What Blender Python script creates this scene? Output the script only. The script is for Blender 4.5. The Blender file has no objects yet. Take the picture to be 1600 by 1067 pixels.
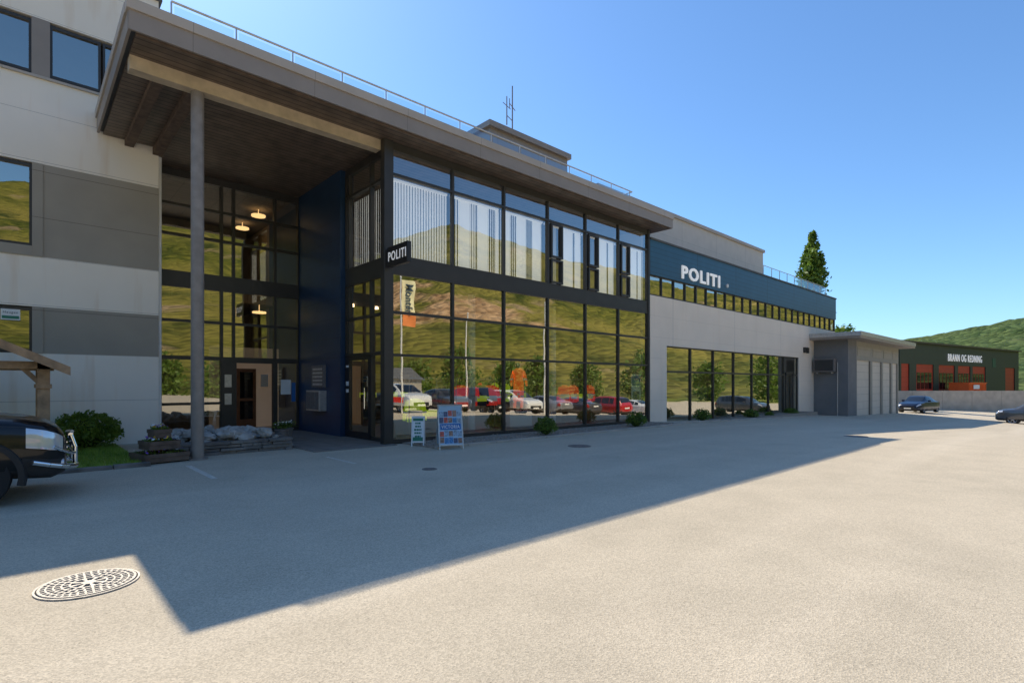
import bpy, bmesh, math, random
from mathutils import Vector, Matrix, noise
R = random.Random(7)
scene = bpy.context.scene
COL = scene.collection
rad = math.radians

# ------------------------------------------------------------------ helpers
ORG = {}

class MB:
    def __init__(s):
        s.v = []; s.f = []; s.m = []
    def face(s, pts, m=0):
        i = len(s.v); s.v += [tuple(p) for p in pts]
        s.f.append(tuple(range(i, i + len(pts)))); s.m.append(m); return s
    def box(s, x0, x1, y0, y1, z0, z1, m=0, T=None):
        if x0 > x1: x0, x1 = x1, x0
        if y0 > y1: y0, y1 = y1, y0
        if z0 > z1: z0, z1 = z1, z0
        p = [(x0,y0,z0),(x1,y0,z0),(x1,y1,z0),(x0,y1,z0),(x0,y0,z1),(x1,y0,z1),(x1,y1,z1),(x0,y1,z1)]
        if T is not None: p = [tuple(T @ Vector(q)) for q in p]
        i = len(s.v); s.v += p
        for f in [(0,3,2,1),(4,5,6,7),(0,1,5,4),(1,2,6,5),(2,3,7,6),(3,0,4,7)]:
            s.f.append(tuple(i + k for k in f)); s.m.append(m)
        return s
    def cyl(s, p0, p1, r0, r1=None, n=12, m=0, caps=True):
        if r1 is None: r1 = r0
        p0 = Vector(p0); p1 = Vector(p1); d = (p1 - p0).normalized()
        a = d.orthogonal().normalized(); b = d.cross(a)
        i = len(s.v)
        for p, r in ((p0, r0), (p1, r1)):
            for k in range(n):
                t = 2*math.pi*k/n
                s.v.append(tuple(p + a*math.cos(t)*r + b*math.sin(t)*r))
        for k in range(n):
            s.f.append((i+k, i+(k+1)%n, i+n+(k+1)%n, i+n+k)); s.m.append(m)
        if caps:
            s.f.append(tuple(i+k for k in reversed(range(n)))); s.m.append(m)
            s.f.append(tuple(i+n+k for k in range(n))); s.m.append(m)
        return s
    def tube(s, pts, r, n=8, m=0):
        for a, b in zip(pts[:-1], pts[1:]): s.cyl(a, b, r, r, n, m)
        return s
    def grid(s, rows, m=0, closed=False):
        i = len(s.v); nc = len(rows[0])
        for r in rows: s.v += [tuple(p) for p in r]
        for a in range(len(rows)-1):
            for b in range(nc - (0 if closed else 1)):
                b2 = (b+1) % nc
                s.f.append((i+a*nc+b, i+a*nc+b2, i+(a+1)*nc+b2, i+(a+1)*nc+b)); s.m.append(m)
        return s
    def obj(s, name, mats, parent=None, smooth=None, bevel=0, local=False, label=None):
        me = bpy.data.meshes.new(name)
        off = Vector((0,0,0))
        if parent is not None and not local: off = ORG.get(parent.name, Vector((0,0,0)))
        me.from_pydata([tuple(Vector(p) - off) for p in s.v], [], s.f)
        if not isinstance(mats, (list, tuple)): mats = [mats]
        for k in mats: me.materials.append(k)
        me.polygons.foreach_set('material_index', s.m)
        me.update()
        o = bpy.data.objects.new(name, me); COL.objects.link(o)
        if smooth is not None:
            bm = bmesh.new(); bm.from_mesh(me); bmesh.ops.remove_doubles(bm, verts=bm.verts, dist=1e-5)
            bmesh.ops.recalc_face_normals(bm, faces=bm.faces)
            bm.to_mesh(me); bm.free()
            for p in me.polygons: p.use_smooth = True
            me.set_sharp_from_angle(angle=rad(smooth))
        if bevel:
            b = o.modifiers.new('Bevel', 'BEVEL'); b.width = bevel; b.segments = 2; b.limit_method = 'ANGLE'
        if parent is not None:
            o.parent = parent; ORG[o.name] = off.copy() if not local else Vector((0,0,0))
        if label: o['label'] = label
        return o

def thing(name, label, category, loc=(0,0,0), rot=0, group=None):
    e = bpy.data.objects.new(name, None); COL.objects.link(e)
    e.empty_display_size = .2
    e.location = loc; e.rotation_euler = (0, 0, rot)
    ORG[e.name] = Vector(loc)
    e['label'] = label; e['category'] = category
    if group: e['group'] = group
    return e

def tag(o, label, category, group=None):
    o['label'] = label; o['category'] = category
    if group: o['group'] = group
    return o

# ------------------------------------------------------------------ materials
def c4(c): return (c[0], c[1], c[2], 1)

def pmat(name, col, rough=.6, metal=0, var=.12, nscale=2.0, bump=0, bscale=40, stripes=(), stain=0, coat=0, emit=0, spec=.5, col2=None, world=False):
    m = bpy.data.materials.new(name); m.use_nodes = True
    nt = m.node_tree; N = nt.nodes; L = nt.links
    b = N['Principled BSDF']
    b.inputs['Roughness'].default_value = rough
    b.inputs['Metallic'].default_value = metal
    b.inputs['Specular IOR Level'].default_value = spec
    if coat: b.inputs['Coat Weight'].default_value = coat; b.inputs['Coat Roughness'].default_value = .03
    tc = N.new('ShaderNodeTexCoord'); co = tc.outputs['Object']
    if world:
        g = N.new('ShaderNodeNewGeometry'); co = g.outputs['Position']
    nz = N.new('ShaderNodeTexNoise'); nz.inputs['Scale'].default_value = nscale; nz.inputs['Detail'].default_value = 6
    L.new(co, nz.inputs['Vector'])
    mr = N.new('ShaderNodeMapRange'); mr.inputs[1].default_value = .3; mr.inputs[2].default_value = .7
    L.new(nz.outputs['Fac'], mr.inputs[0])
    mx = N.new('ShaderNodeMix'); mx.data_type = 'RGBA'
    c2 = col2 if col2 else tuple(min(1, x*(1+var)) for x in col)
    c1 = col if col2 else tuple(x*(1-var) for x in col)
    mx.inputs[6].default_value = c4(c1); mx.inputs[7].default_value = c4(c2)
    L.new(mr.outputs[0], mx.inputs[0])
    out = mx.outputs[2]
    if stripes or stain:
        sep = N.new('ShaderNodeSeparateXYZ'); L.new(co, sep.inputs[0])
    for ax, period, width, dark in stripes:
        d = N.new('ShaderNodeMath'); d.operation = 'DIVIDE'; L.new(sep.outputs[ax], d.inputs[0]); d.inputs[1].default_value = period
        f = N.new('ShaderNodeMath'); f.operation = 'FRACT'; L.new(d.outputs[0], f.inputs[0])
        l = N.new('ShaderNodeMath'); l.operation = 'LESS_THAN'; L.new(f.outputs[0], l.inputs[0]); l.inputs[1].default_value = width/period
        x = N.new('ShaderNodeMix'); x.data_type = 'RGBA'; x.blend_type = 'MULTIPLY'
        L.new(l.outputs[0], x.inputs[0]); L.new(out, x.inputs[6]); x.inputs[7].default_value = (dark, dark, dark, 1)
        out = x.outputs[2]
    if stain:
        mp = N.new('ShaderNodeMapping'); mp.inputs['Scale'].default_value = (2.5, 2.5, .25); L.new(co, mp.inputs[0])
        n2 = N.new('ShaderNodeTexNoise'); n2.inputs['Scale'].default_value = 1.3; n2.inputs['Detail'].default_value = 5; L.new(mp.outputs[0], n2.inputs['Vector'])
        r2 = N.new('ShaderNodeMapRange'); r2.inputs[1].default_value = .56; r2.inputs[2].default_value = .78; r2.inputs[4].default_value = stain
        L.new(n2.outputs['Fac'], r2.inputs[0])
        x = N.new('ShaderNodeMix'); x.data_type = 'RGBA'; x.blend_type = 'MULTIPLY'
        L.new(r2.outputs[0], x.inputs[0]); L.new(out, x.inputs[6]); x.inputs[7].default_value = (.72, .52, .32, 1)
        out = x.outputs[2]
    L.new(out, b.inputs['Base Color'])
    if emit:
        L.new(out, b.inputs['Emission Color']); b.inputs['Emission Strength'].default_value = emit
    if bump:
        n3 = N.new('ShaderNodeTexNoise'); n3.inputs['Scale'].default_value = bscale; n3.inputs['Detail'].default_value = 4
        L.new(co, n3.inputs['Vector'])
        bp = N.new('ShaderNodeBump'); bp.inputs['Strength'].default_value = bump; bp.inputs['Distance'].default_value = .02
        L.new(n3.outputs['Fac'], bp.inputs['Height']); L.new(bp.outputs[0], b.inputs['Normal'])
    return m

def leafmat(name, c1, c2, nscale):
    m = pmat(name, c1, .5, nscale=nscale, col2=c2)
    N = m.node_tree.nodes; L = m.node_tree.links; b = N['Principled BSDF']
    src = b.inputs['Base Color'].links[0].from_socket
    t = N.new('ShaderNodeBsdfTranslucent'); L.new(src, t.inputs[0])
    mx = N.new('ShaderNodeMixShader'); mx.inputs[0].default_value = .4
    L.new(b.outputs[0], mx.inputs[1]); L.new(t.outputs[0], mx.inputs[2]); L.new(mx.outputs[0], N['Material Output'].inputs['Surface'])
    return m

def glassmat(name, tint=(.88,.90,.85), gloss=(1,.95,.82), lo=.35, hi=.85, wob=.02):
    m = bpy.data.materials.new(name); m.use_nodes = True
    nt = m.node_tree; N = nt.nodes; L = nt.links
    N.remove(N['Principled BSDF'])
    o = N['Material Output']
    t = N.new('ShaderNodeBsdfTransparent'); t.inputs[0].default_value = c4(tint)
    g = N.new('ShaderNodeBsdfGlossy'); g.inputs[0].default_value = c4(gloss); g.inputs['Roughness'].default_value = .002
    lw = N.new('ShaderNodeLayerWeight'); lw.inputs[0].default_value = .35
    mr = N.new('ShaderNodeMapRange'); mr.inputs[3].default_value = lo; mr.inputs[4].default_value = hi
    L.new(lw.outputs['Facing'], mr.inputs[0])
    mx = N.new('ShaderNodeMixShader'); L.new(mr.outputs[0], mx.inputs[0]); L.new(t.outputs[0], mx.inputs[1]); L.new(g.outputs[0], mx.inputs[2])
    tc = N.new('ShaderNodeNewGeometry')
    nz = N.new('ShaderNodeTexNoise'); nz.inputs['Scale'].default_value = .9; nz.inputs['Detail'].default_value = 1
    L.new(tc.outputs['Position'], nz.inputs['Vector'])
    bp = N.new('ShaderNodeBump'); bp.inputs['Strength'].default_value = wob; bp.inputs['Distance'].default_value = .1
    L.new(nz.outputs['Fac'], bp.inputs['Height']); L.new(bp.outputs[0], g.inputs['Normal'])
    L.new(mx.outputs[0], o.inputs['Surface'])
    return m

WHITE = pmat('white_panel', (.96,.87,.74), .55, var=.03, nscale=.8, stripes=[(2,1.17,.014,.65)], stain=.45, bump=.08, bscale=60)
GREYP = pmat('grey_panel', (.38,.335,.27), .6, var=.06, nscale=1.2, stripes=[(2,1.13,.014,.5)], bump=.08)
BEIGE = pmat('beige_panel', (.95,.80,.65), .55, var=.04, nscale=.7, stripes=[(2,.9,.01,.78),(0,6.0,.02,.5)], stain=.12, bump=.08, bscale=50)
UPWHITE = pmat('upper_grey_panel', (.66,.60,.53), .55, var=.05, stripes=[(2,1.2,.015,.7),(0,4.0,.02,.6)])
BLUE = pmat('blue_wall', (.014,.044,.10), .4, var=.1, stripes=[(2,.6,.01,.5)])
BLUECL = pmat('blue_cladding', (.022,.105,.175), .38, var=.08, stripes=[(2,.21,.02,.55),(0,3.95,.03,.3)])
FRAME = pmat('frame_metal', (.055,.050,.044), .4, metal=.2, var=.1)
FASCIA = pmat('fascia_metal', (.34,.28,.23), .45, metal=.1, var=.06, stripes=[(0,2.4,.01,.5)])
FASCIAL = pmat('fascia_light', (.50,.43,.36), .5, var=.06, stripes=[(0,2.4,.01,.5)])
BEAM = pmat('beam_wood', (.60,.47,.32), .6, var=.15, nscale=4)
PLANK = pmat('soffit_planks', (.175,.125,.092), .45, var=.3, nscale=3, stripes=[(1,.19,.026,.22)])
STEEL = pmat('column_steel', (.30,.255,.22), .45, metal=.2, var=.15, nscale=5)
GALV = pmat('galvanised_steel', (.55,.53,.50), .35, metal=.5, var=.15, nscale=10)
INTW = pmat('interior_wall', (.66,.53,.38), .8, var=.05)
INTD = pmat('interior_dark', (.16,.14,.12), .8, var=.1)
INTF = pmat('interior_floor', (.36,.31,.26), .35, var=.08)
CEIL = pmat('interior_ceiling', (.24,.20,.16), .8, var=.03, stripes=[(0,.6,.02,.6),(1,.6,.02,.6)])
SLAT = pmat('blind_slat_glow', (.93,.91,.87), .7, var=.03, emit=.30)  # slats emit light themselves, added to make the blinds look brighter
ROOFM = pmat('roof_felt', (.12,.12,.12), .9, var=.2)
LAMPM = pmat('lamp_warm', (1,.62,.26), .5, var=0, emit=2.2)
SPOTM = pmat('spot_warm', (1,.72,.42), .5, var=0, emit=10)
WPAINT = pmat('white_paint', (.88,.86,.82), .5, var=.03)
WSIGN = pmat('sign_letter_white_glow', (.95,.94,.92), .5, var=.01, emit=.28)  # emission added to whiten all sign letters, which are otherwise in shade
BPAINT = pmat('black_paint', (.018,.018,.02), .35, var=.1)
CONC = pmat('concrete', (.48,.42,.35), .85, var=.15, nscale=1.5, bump=.3, bscale=25)
DARKCONC = pmat('grey_render', (.20,.195,.19), .8, var=.08, nscale=1.5, bump=.15, bscale=60)
GDOOR = pmat('garage_door', (.70,.61,.51), .55, var=.04, stripes=[(2,.5,.02,.6)])
GREEND = pmat('dark_green_cladding', (.030,.046,.032), .5, var=.1, stripes=[(0,.3,.03,.6)])
REDD = pmat('red_door', (.50,.045,.018), .5, var=.08, stripes=[(2,.6,.03,.6)])
WOOD = pmat('weathered_wood', (.46,.28,.15), .75, var=.3, nscale=6, bump=.2, bscale=30)
WOODD = pmat('dark_wood', (.15,.10,.07), .8, var=.3, nscale=6)
SHINGLE = pmat('shingle', (.38,.30,.22), .85, var=.3, nscale=8, stripes=[(0,.18,.02,.3),(1,.13,.01,.5)])
GLASS = glassmat('facade_glass', lo=.38, hi=.85)
GLASSU = glassmat('upper_facade_glass', tint=(.94,.96,.95), gloss=(1,1,.96), lo=.22, hi=.68)
GLASSR = glassmat('railing_glass', tint=(.85,.95,.93), gloss=(.8,.9,1), lo=.12, hi=.5, wob=0)
RUBBER = pmat('rubber', (.02,.02,.02), .8, var=.2)
RIMM = pmat('rim_alloy', (.45,.45,.46), .3, metal=.8, var=.05)
CHROME = pmat('chrome', (.85,.85,.86), .08, metal=1, var=.02)
CARGLASS = pmat('car_glass', (.012,.014,.016), .03, var=0, spec=.8)
DARKPL = pmat('dark_plastic', (.022,.022,.023), .6, var=.1)
LAMPG = pmat('headlamp_glass', (.70,.72,.75), .08, metal=.4, var=.1)
REDL = pmat('tail_lamp', (.35,.01,.01), .15, var=.1)
LEAF = leafmat('leaf_green', (.09,.16,.02), (.26,.36,.045), 3.0)
LEAFD = leafmat('poplar_leaf', (.07,.145,.015), (.24,.34,.05), .9)
BARK = pmat('bark', (.10,.075,.05), .9, var=.3, nscale=8, bump=.4)
GRASSM = pmat('grass', (.13,.22,.02), .7, nscale=5, col2=(.30,.40,.04))
SLATE = pmat('slate_stone', (.19,.17,.15), .75, var=.45, nscale=3, bump=.5, bscale=20)
MARBLE = pmat('pale_boulder', (.46,.43,.385), .8, var=.35, nscale=5, bump=.6, bscale=18)
GRAVEL = pmat('gravel', (.36,.30,.24), .9, var=.5, nscale=45, bump=.8, bscale=60)
PAVE = pmat('paving', (.24,.21,.18), .8, var=.2, nscale=3, stripes=[(0,.6,.012,.5),(1,.6,.012,.5)])
CAST = pmat('cast_iron', (.60,.53,.44), .55, metal=.1, var=.25, nscale=20)
CASTD = pmat('drain_dark', (.03,.028,.025), .9, var=.1)
CASTG = pmat('cast_iron_dull', (.22,.19,.17), .7, metal=.2, var=.2, nscale=20)
ACD = pmat('dark_casing', (.05,.048,.045), .6, var=.1)
ORANGE = pmat('hi_vis_orange_glow', (.95,.13,.02), .6, var=.08, emit=.5)  # emission stands in for light so orange cloth shows through the glass
REDC = pmat('hi_vis_red_glow', (.85,.035,.02), .6, var=.08, emit=.45)  # red cloth glows by added emission; the car stripe shares it
YELL = pmat('hi_vis_yellow_glow', (.60,.80,.03), .6, var=.08, emit=.35)  # added emission brightens the yellow cloth inside the shop
NAVY = pmat('navy_cloth', (.02,.03,.06), .8, var=.1)
REFL = pmat('reflective_band_glow', (.85,.85,.82), .4, var=.05, emit=.1)  # bands glow faintly; their brightness is put into the material
CONT = pmat('container_orange', (.80,.13,.02), .5, var=.08)
PAPER = pmat('paper_white', (.88,.88,.85), .5, var=.03)
PBLUE = pmat('poster_blue', (.03,.16,.45), .4, var=.05)
PGREEN = pmat('print_green', (.03,.22,.13), .5, var=.05)
PTXT = pmat('print_dark', (.05,.09,.12), .5, var=.05)

def ground_mat():
    m = bpy.data.materials.new('asphalt_ground'); m.use_nodes = True
    nt = m.node_tree; N = nt.nodes; L = nt.links; b = N['Principled BSDF']
    b.inputs['Roughness'].default_value = .9; b.inputs['Specular IOR Level'].default_value = .15
    g = N.new('ShaderNodeNewGeometry'); P = g.outputs['Position']
    def nz(scale, det, a, bb, vec=P):
        n = N.new('ShaderNodeTexNoise'); n.inputs['Scale'].default_value = scale; n.inputs['Detail'].default_value = det
        L.new(vec, n.inputs['Vector'])
        r = N.new('ShaderNodeMapRange'); r.inputs[1].default_value = a; r.inputs[2].default_value = bb
        L.new(n.outputs['Fac'], r.inputs[0]); return r.outputs[0]
    def mix(f, a, bb, bt='MIX'):
        x = N.new('ShaderNodeMix'); x.data_type = 'RGBA'; x.blend_type = bt
        if isinstance(f, float): x.inputs[0].default_value = f
        else: L.new(f, x.inputs[0])
        for i, q in ((6, a), (7, bb)):
            if isinstance(q, tuple): x.inputs[i].default_value = c4(q)
            else: L.new(q, x.inputs[i])
        return x.outputs[2]
    big = nz(.16, 4, .35, .65)
    c = mix(big, (.500,.425,.315), (.570,.482,.358))
    mid = nz(1.3, 5, .3, .75)
    c = mix(mid, c, (.590,.500,.372))
    mp = N.new('ShaderNodeMapping'); mp.inputs['Scale'].default_value = (.05,.9,1); mp.inputs['Rotation'].default_value = (0,0,.12); L.new(P, mp.inputs[0])
    tr = nz(1.0, 3, .5, .75, mp.outputs[0])
    t2 = N.new('ShaderNodeMath'); t2.operation = 'MULTIPLY'; t2.inputs[1].default_value = .5; L.new(tr, t2.inputs[0])
    c = mix(t2.outputs[0], c, (.70,.60,.46))
    sm = nz(.5, 6, .58, .72)
    s2 = N.new('ShaderNodeMath'); s2.operation = 'MULTIPLY'; s2.inputs[1].default_value = .2; L.new(sm, s2.inputs[0])
    c = mix(s2.outputs[0], c, (.34,.29,.22))
    vo = N.new('ShaderNodeTexVoronoi'); vo.inputs['Scale'].default_value = 95; L.new(P, vo.inputs['Vector'])
    sp = N.new('ShaderNodeSeparateColor'); L.new(vo.outputs['Color'], sp.inputs[0])
    r = N.new('ShaderNodeMapRange'); r.inputs[1].default_value = 0; r.inputs[2].default_value = 1; r.inputs[3].default_value = .82; r.inputs[4].default_value = 1.20
    L.new(sp.outputs[0], r.inputs[0])
    cc = N.new('ShaderNodeCombineColor')
    for i in range(3): L.new(r.outputs[0], cc.inputs[i])
    c = mix(1.0, c, cc.outputs[0], 'MULTIPLY')
    v3 = N.new('ShaderNodeTexVoronoi'); v3.inputs['Scale'].default_value = 42; L.new(P, v3.inputs['Vector'])
    s3 = N.new('ShaderNodeSeparateColor'); L.new(v3.outputs['Color'], s3.inputs[0])
    g3 = N.new('ShaderNodeMath'); g3.operation = 'GREATER_THAN'; g3.inputs[1].default_value = .88; L.new(s3.outputs[1], g3.inputs[0])
    l3 = N.new('ShaderNodeMath'); l3.operation = 'LESS_THAN'; l3.inputs[1].default_value = .24; L.new(v3.outputs['Distance'], l3.inputs[0])
    m3 = N.new('ShaderNodeMath'); m3.operation = 'MULTIPLY'; L.new(g3.outputs[0], m3.inputs[0]); L.new(l3.outputs[0], m3.inputs[1])
    m4 = N.new('ShaderNodeMath'); m4.operation = 'MULTIPLY'; L.new(m3.outputs[0], m4.inputs[0]); m4.inputs[1].default_value = .5
    c = mix(m4.outputs[0], c, (.20,.165,.12))
    ln = N.new('ShaderNodeVectorMath'); ln.operation = 'LENGTH'; L.new(P, ln.inputs[0])
    fr = N.new('ShaderNodeMapRange'); fr.inputs[1].default_value = 95; fr.inputs[2].default_value = 100; L.new(ln.outputs['Value'], fr.inputs[0])
    c = mix(fr.outputs[0], c, (.20,.22,.04))
    L.new(c, b.inputs['Base Color'])
    bp = N.new('ShaderNodeBump'); bp.inputs['Strength'].default_value = .3; bp.inputs['Distance'].default_value = .012
    L.new(vo.outputs['Distance'], bp.inputs['Height']); L.new(bp.outputs[0], b.inputs['Normal'])
    return m

def hill_mat():
    m = bpy.data.materials.new('forest_hill'); m.use_nodes = True
    nt = m.node_tree; N = nt.nodes; L = nt.links; b = N['Principled BSDF']
    b.inputs['Roughness'].default_value = .95; b.inputs['Specular IOR Level'].default_value = .05
    g = N.new('ShaderNodeNewGeometry'); P = g.outputs['Position']
    def nz(scale, det, a, bb):
        n = N.new('ShaderNodeTexNoise'); n.inputs['Scale'].default_value = scale; n.inputs['Detail'].default_value = det; L.new(P, n.inputs['Vector'])
        r = N.new('ShaderNodeMapRange'); r.inputs[1].default_value = a; r.inputs[2].default_value = bb; L.new(n.outputs['Fac'], r.inputs[0]); return r.outputs[0]
    def mix(f, a, bb):
        x = N.new('ShaderNodeMix'); x.data_type = 'RGBA'
        if isinstance(f, float): x.inputs[0].default_value = f
        else: L.new(f, x.inputs[0])
        for i, q in ((6, a), (7, bb)):
            if isinstance(q, tuple): x.inputs[i].default_value = c4(q)
            else: L.new(q, x.inputs[i])
        return x.outputs[2]
    vo = N.new('ShaderNodeTexVoronoi'); vo.inputs['Scale'].default_value = .22; L.new(P, vo.inputs['Vector'])
    sp = N.new('ShaderNodeSeparateColor'); L.new(vo.outputs['Color'], sp.inputs[0])
    c = mix(sp.outputs[0], (.060,.080,.014), (.20,.19,.033))
    c = mix(nz(.011, 8, .42, .64), c, (.29,.24,.055))
    c = mix(nz(.035, 9, .52, .68), c, (.055,.072,.016))
    c = mix(nz(.02, 9, .62, .70), c, (.38,.27,.15))
    sx = N.new('ShaderNodeSeparateXYZ'); L.new(P, sx.inputs[0])
    def win(o, a, bb, c_, d):
        q1 = N.new('ShaderNodeMapRange'); q1.inputs[1].default_value = a; q1.inputs[2].default_value = bb; L.new(o, q1.inputs[0])
        q2 = N.new('ShaderNodeMapRange'); q2.inputs[1].default_value = c_; q2.inputs[2].default_value = d; q2.inputs[3].default_value = 1; q2.inputs[4].default_value = 0; L.new(o, q2.inputs[0])
        mm = N.new('ShaderNodeMath'); mm.operation = 'MULTIPLY'; L.new(q1.outputs[0], mm.inputs[0]); L.new(q2.outputs[0], mm.inputs[1]); return mm.outputs[0]
    wz = win(sx.outputs[2], 20, 32, 72, 100); wx = win(sx.outputs[0], 70, 110, 190, 270); wy = win(sx.outputs[1], -2000, -1999, -130, -110)
    m1 = N.new('ShaderNodeMath'); m1.operation = 'MULTIPLY'; L.new(wz, m1.inputs[0]); L.new(wx, m1.inputs[1])
    m2 = N.new('ShaderNodeMath'); m2.operation = 'MULTIPLY'; L.new(m1.outputs[0], m2.inputs[0]); L.new(wy, m2.inputs[1])
    n4 = N.new('ShaderNodeTexNoise'); n4.inputs['Scale'].default_value = .03; n4.inputs['Detail'].default_value = 8; L.new(P, n4.inputs['Vector'])
    a2 = N.new('ShaderNodeMath'); a2.operation = 'ADD'; L.new(m2.outputs[0], a2.inputs[0]); L.new(n4.outputs['Fac'], a2.inputs[1])
    r5 = N.new('ShaderNodeMapRange'); r5.inputs[1].default_value = 1.40; r5.inputs[2].default_value = 1.52; L.new(a2.outputs[0], r5.inputs[0])
    rk = mix(nz(.10, 9, .3, .7), (.24,.13,.055), (.70,.45,.25))
    z = mix(r5.outputs[0], c, rk)
    fa = N.new('ShaderNodeMapRange'); fa.inputs[1].default_value = -120; fa.inputs[2].default_value = 0; fa.inputs[4].default_value = .8; L.new(sx.outputs[1], fa.inputs[0])
    z = mix(fa.outputs[0], z, mix(sp.outputs[0], (.035,.065,.022), (.095,.145,.055)))
    L.new(z, b.inputs['Base Color'])
    bp = N.new('ShaderNodeBump'); bp.inputs['Strength'].default_value = .8; bp.inputs['Distance'].default_value = 4; bp.invert = True
    L.new(vo.outputs['Distance'], bp.inputs['Height']); L.new(bp.outputs[0], b.inputs['Normal'])
    return m

# ------------------------------------------------------------------ ground
def gz(x, y):
    a = -.0225*max(0, min(x, 60)-12)
    k = max(0, min(1, (x-10)/20))
    return a - .06*k*max(0, min(-y-2, 14))

def axis_list(lo, hi, st, ext):
    l = []; t = lo
    while t <= hi+1e-6: l.append(t); t += st
    return sorted([-e for e in ext] + l + list(ext))
gx = axis_list(-30, 90, 2, [140, 220, 400, 800, 1600])
gy = axis_list(-40, 40, 2, [60, 100, 200, 400, 800, 1600])
g = MB(); g.grid([[(x, y, gz(x, y)) for x in gx] for y in gy])
ground = g.obj('ground', ground_mat(), smooth=60); ground['kind'] = 'structure'

keys = [(-180,.05),(-120,.12),(-60,.2),(-25,.25),(0,.26),(12,.275),(24,.25),(30,.265),(36,.295),(42,.27),(48,.245),(56,.2),(65,.155),(80,.115),(93.7,.088),(98,.076),(102.7,.064),(108,.045),(180,.04)]
def tanphi(p):
    for (a, u), (b, v) in zip(keys[:-1], keys[1:]):
        if a <= p <= b:
            t = (p-a)/(b-a); return u+(v-u)*t
    return .05
hb = MB(); rows = []
for j in range(56):
    row = []
    r = 105 + (900-105)*(j/50)**1.25 if j <= 50 else 900+(j-50)*45
    for i in range(900):
        p = -180 + i*.4
        tp = tanphi(p)
        s = max(0, min(1, (r-105)/(900-105))); s = s*s*(3-2*s)*.5+.5*s
        x = math.sin(rad(p))*r; y = -math.cos(rad(p))*r
        n1 = noise.noise(Vector((x*.006, y*.006, 1))); n2 = noise.noise(Vector((x*.018, y*.018, 5))); n3 = noise.noise(Vector((x*.06, y*.06, 9))); n5 = noise.noise(Vector((x*.14, y*.14, 3)))
        f = min(1, s*3)
        z = -3 + tp*900*s*(1+.22*n1*(1-.7*s)) + f*(n2*8*(1-.4*s)+n3*2.5+n5*2.5)*(1 if p < 80 else .7)
        if j > 50: z -= (j-50)*12
        row.append((x, y, z))
    rows.append(row)
hb.grid(rows, closed=True)
hills = hb.obj('hills', hill_mat(), smooth=80); hills['kind'] = 'structure'

# ------------------------------------------------------------------ window builder
def window(parent, plane, p, u0, u1, zs, us=None, glass=GLASS, fw=.035, dep=.12, name='window', frame=FRAME, bars=None, inward=1):
    us = us or [u0, u1]
    m = MB()
    d0, d1 = p - .03*inward, p + dep*inward
    def bx(a0, a1, z0, z1, e0=d0, e1=d1):
        if plane == 'y': m.box(a0, a1, e0, e1, z0, z1)
        else: m.box(e0, e1, a0, a1, z0, z1)
    for k, u in enumerate(us):
        if k == 0: bx(u, u+fw, zs[0], zs[-1])
        elif k == len(us)-1: bx(u-fw, u, zs[0], zs[-1])
        else: bx(u-fw*.8, u+fw*.8, zs[0], zs[-1])
    for a, b in zip(us[:-1], us[1:]):
        la = a+(fw if a == us[0] else fw*.8); lb = b-(fw if b == us[-1] else fw*.8)
        for k, z in enumerate(zs):
            if k == 0: bx(la, lb, z, z+fw*1.4, d0+.003*inward, d1-.003*inward)
            elif k == len(zs)-1: bx(la, lb, z-fw*1.4, z, d0+.003*inward, d1-.003*inward)
            else: bx(la, lb, z-fw, z+fw, d0+.003*inward, d1-.003*inward)
    if bars:
        for a0, a1, z0, z1 in bars:
            t = .07
            bx(a0, a0+t, z0, z1, p-.06*inward, p-.031*inward); bx(a1-t, a1, z0, z1, p-.06*inward, p-.031*inward)
            bx(a0+t, a1-t, z0, z0+t, p-.058*inward, p-.031*inward); bx(a0+t, a1-t, z1-t, z1, p-.058*inward, p-.031*inward)
            bx(a0+.01, a0+.06, z0, z1, p-.03*inward, p+.1*inward); bx(a1-.06, a1-.01, z0, z1, p-.03*inward, p+.1*inward)
    w = m.obj(name, frame, parent)
    gm = MB()
    for a, b in zip(us[:-1], us[1:]):
        for z0, z1 in zip(zs[:-1], zs[1:]):
            e = [p + .03*inward + R.uniform(-1, 1)*.003 for _ in range(3)]; e.append(e[0]+e[2]-e[1])
            q = [(a, z0), (b, z0), (b, z1), (a, z1)]
            pts = [(u, ee, z) if plane == 'y' else (ee, u, z) for (u, z), ee in zip(q, e)]
            gm.face(pts)
    gm.obj(name+'_glass', glass, w)
    return w

# ------------------------------------------------------------------ lettering
def lettering(body, w, h, depth, mtx, mat, parent, bold=.0, name='lettering', mtxlocal=False, space=1.18):
    cu = bpy.data.curves.new('t', 'FONT'); cu.body = body; cu.size = 1; cu.extrude = .01; cu.offset = bold
    cu.resolution_u = 3; cu.space_character = space
    o = bpy.data.objects.new('t', cu); COL.objects.link(o)
    dg = bpy.context.evaluated_depsgraph_get(); dg.update()
    me = bpy.data.meshes.new_from_object(o.evaluated_get(dg))
    bpy.data.objects.remove(o)
    xs = [v.co.x for v in me.vertices]; ys = [v.co.y for v in me.vertices]
    x0, x1, y0, y1 = min(xs), max(xs), min(ys), max(ys)
    off = ORG.get(parent.name, Vector((0,0,0))) if parent is not None else Vector((0,0,0))
    if mtxlocal: off = Vector((0,0,0))
    for v in me.vertices:
        q = Vector(((v.co.x-x0)/(x1-x0)*w, (v.co.y-y0)/(y1-y0)*h, (v.co.z+.01)/.02*depth))
        v.co = mtx @ q - off
    me.materials.clear(); me.materials.append(mat)
    for p in me.polygons: p.material_index = 0
    ob = bpy.data.objects.new(name, me); COL.objects.link(ob)
    if parent is not None: ob.parent = parent
    return ob
def mtx(origin, X, Y):
    X = Vector(X).normalized(); Y = Vector(Y).normalized(); Z = X.cross(Y)
    m = Matrix((X, Y, Z)).transposed().to_4x4(); m.translation = Vector(origin); return m

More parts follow.
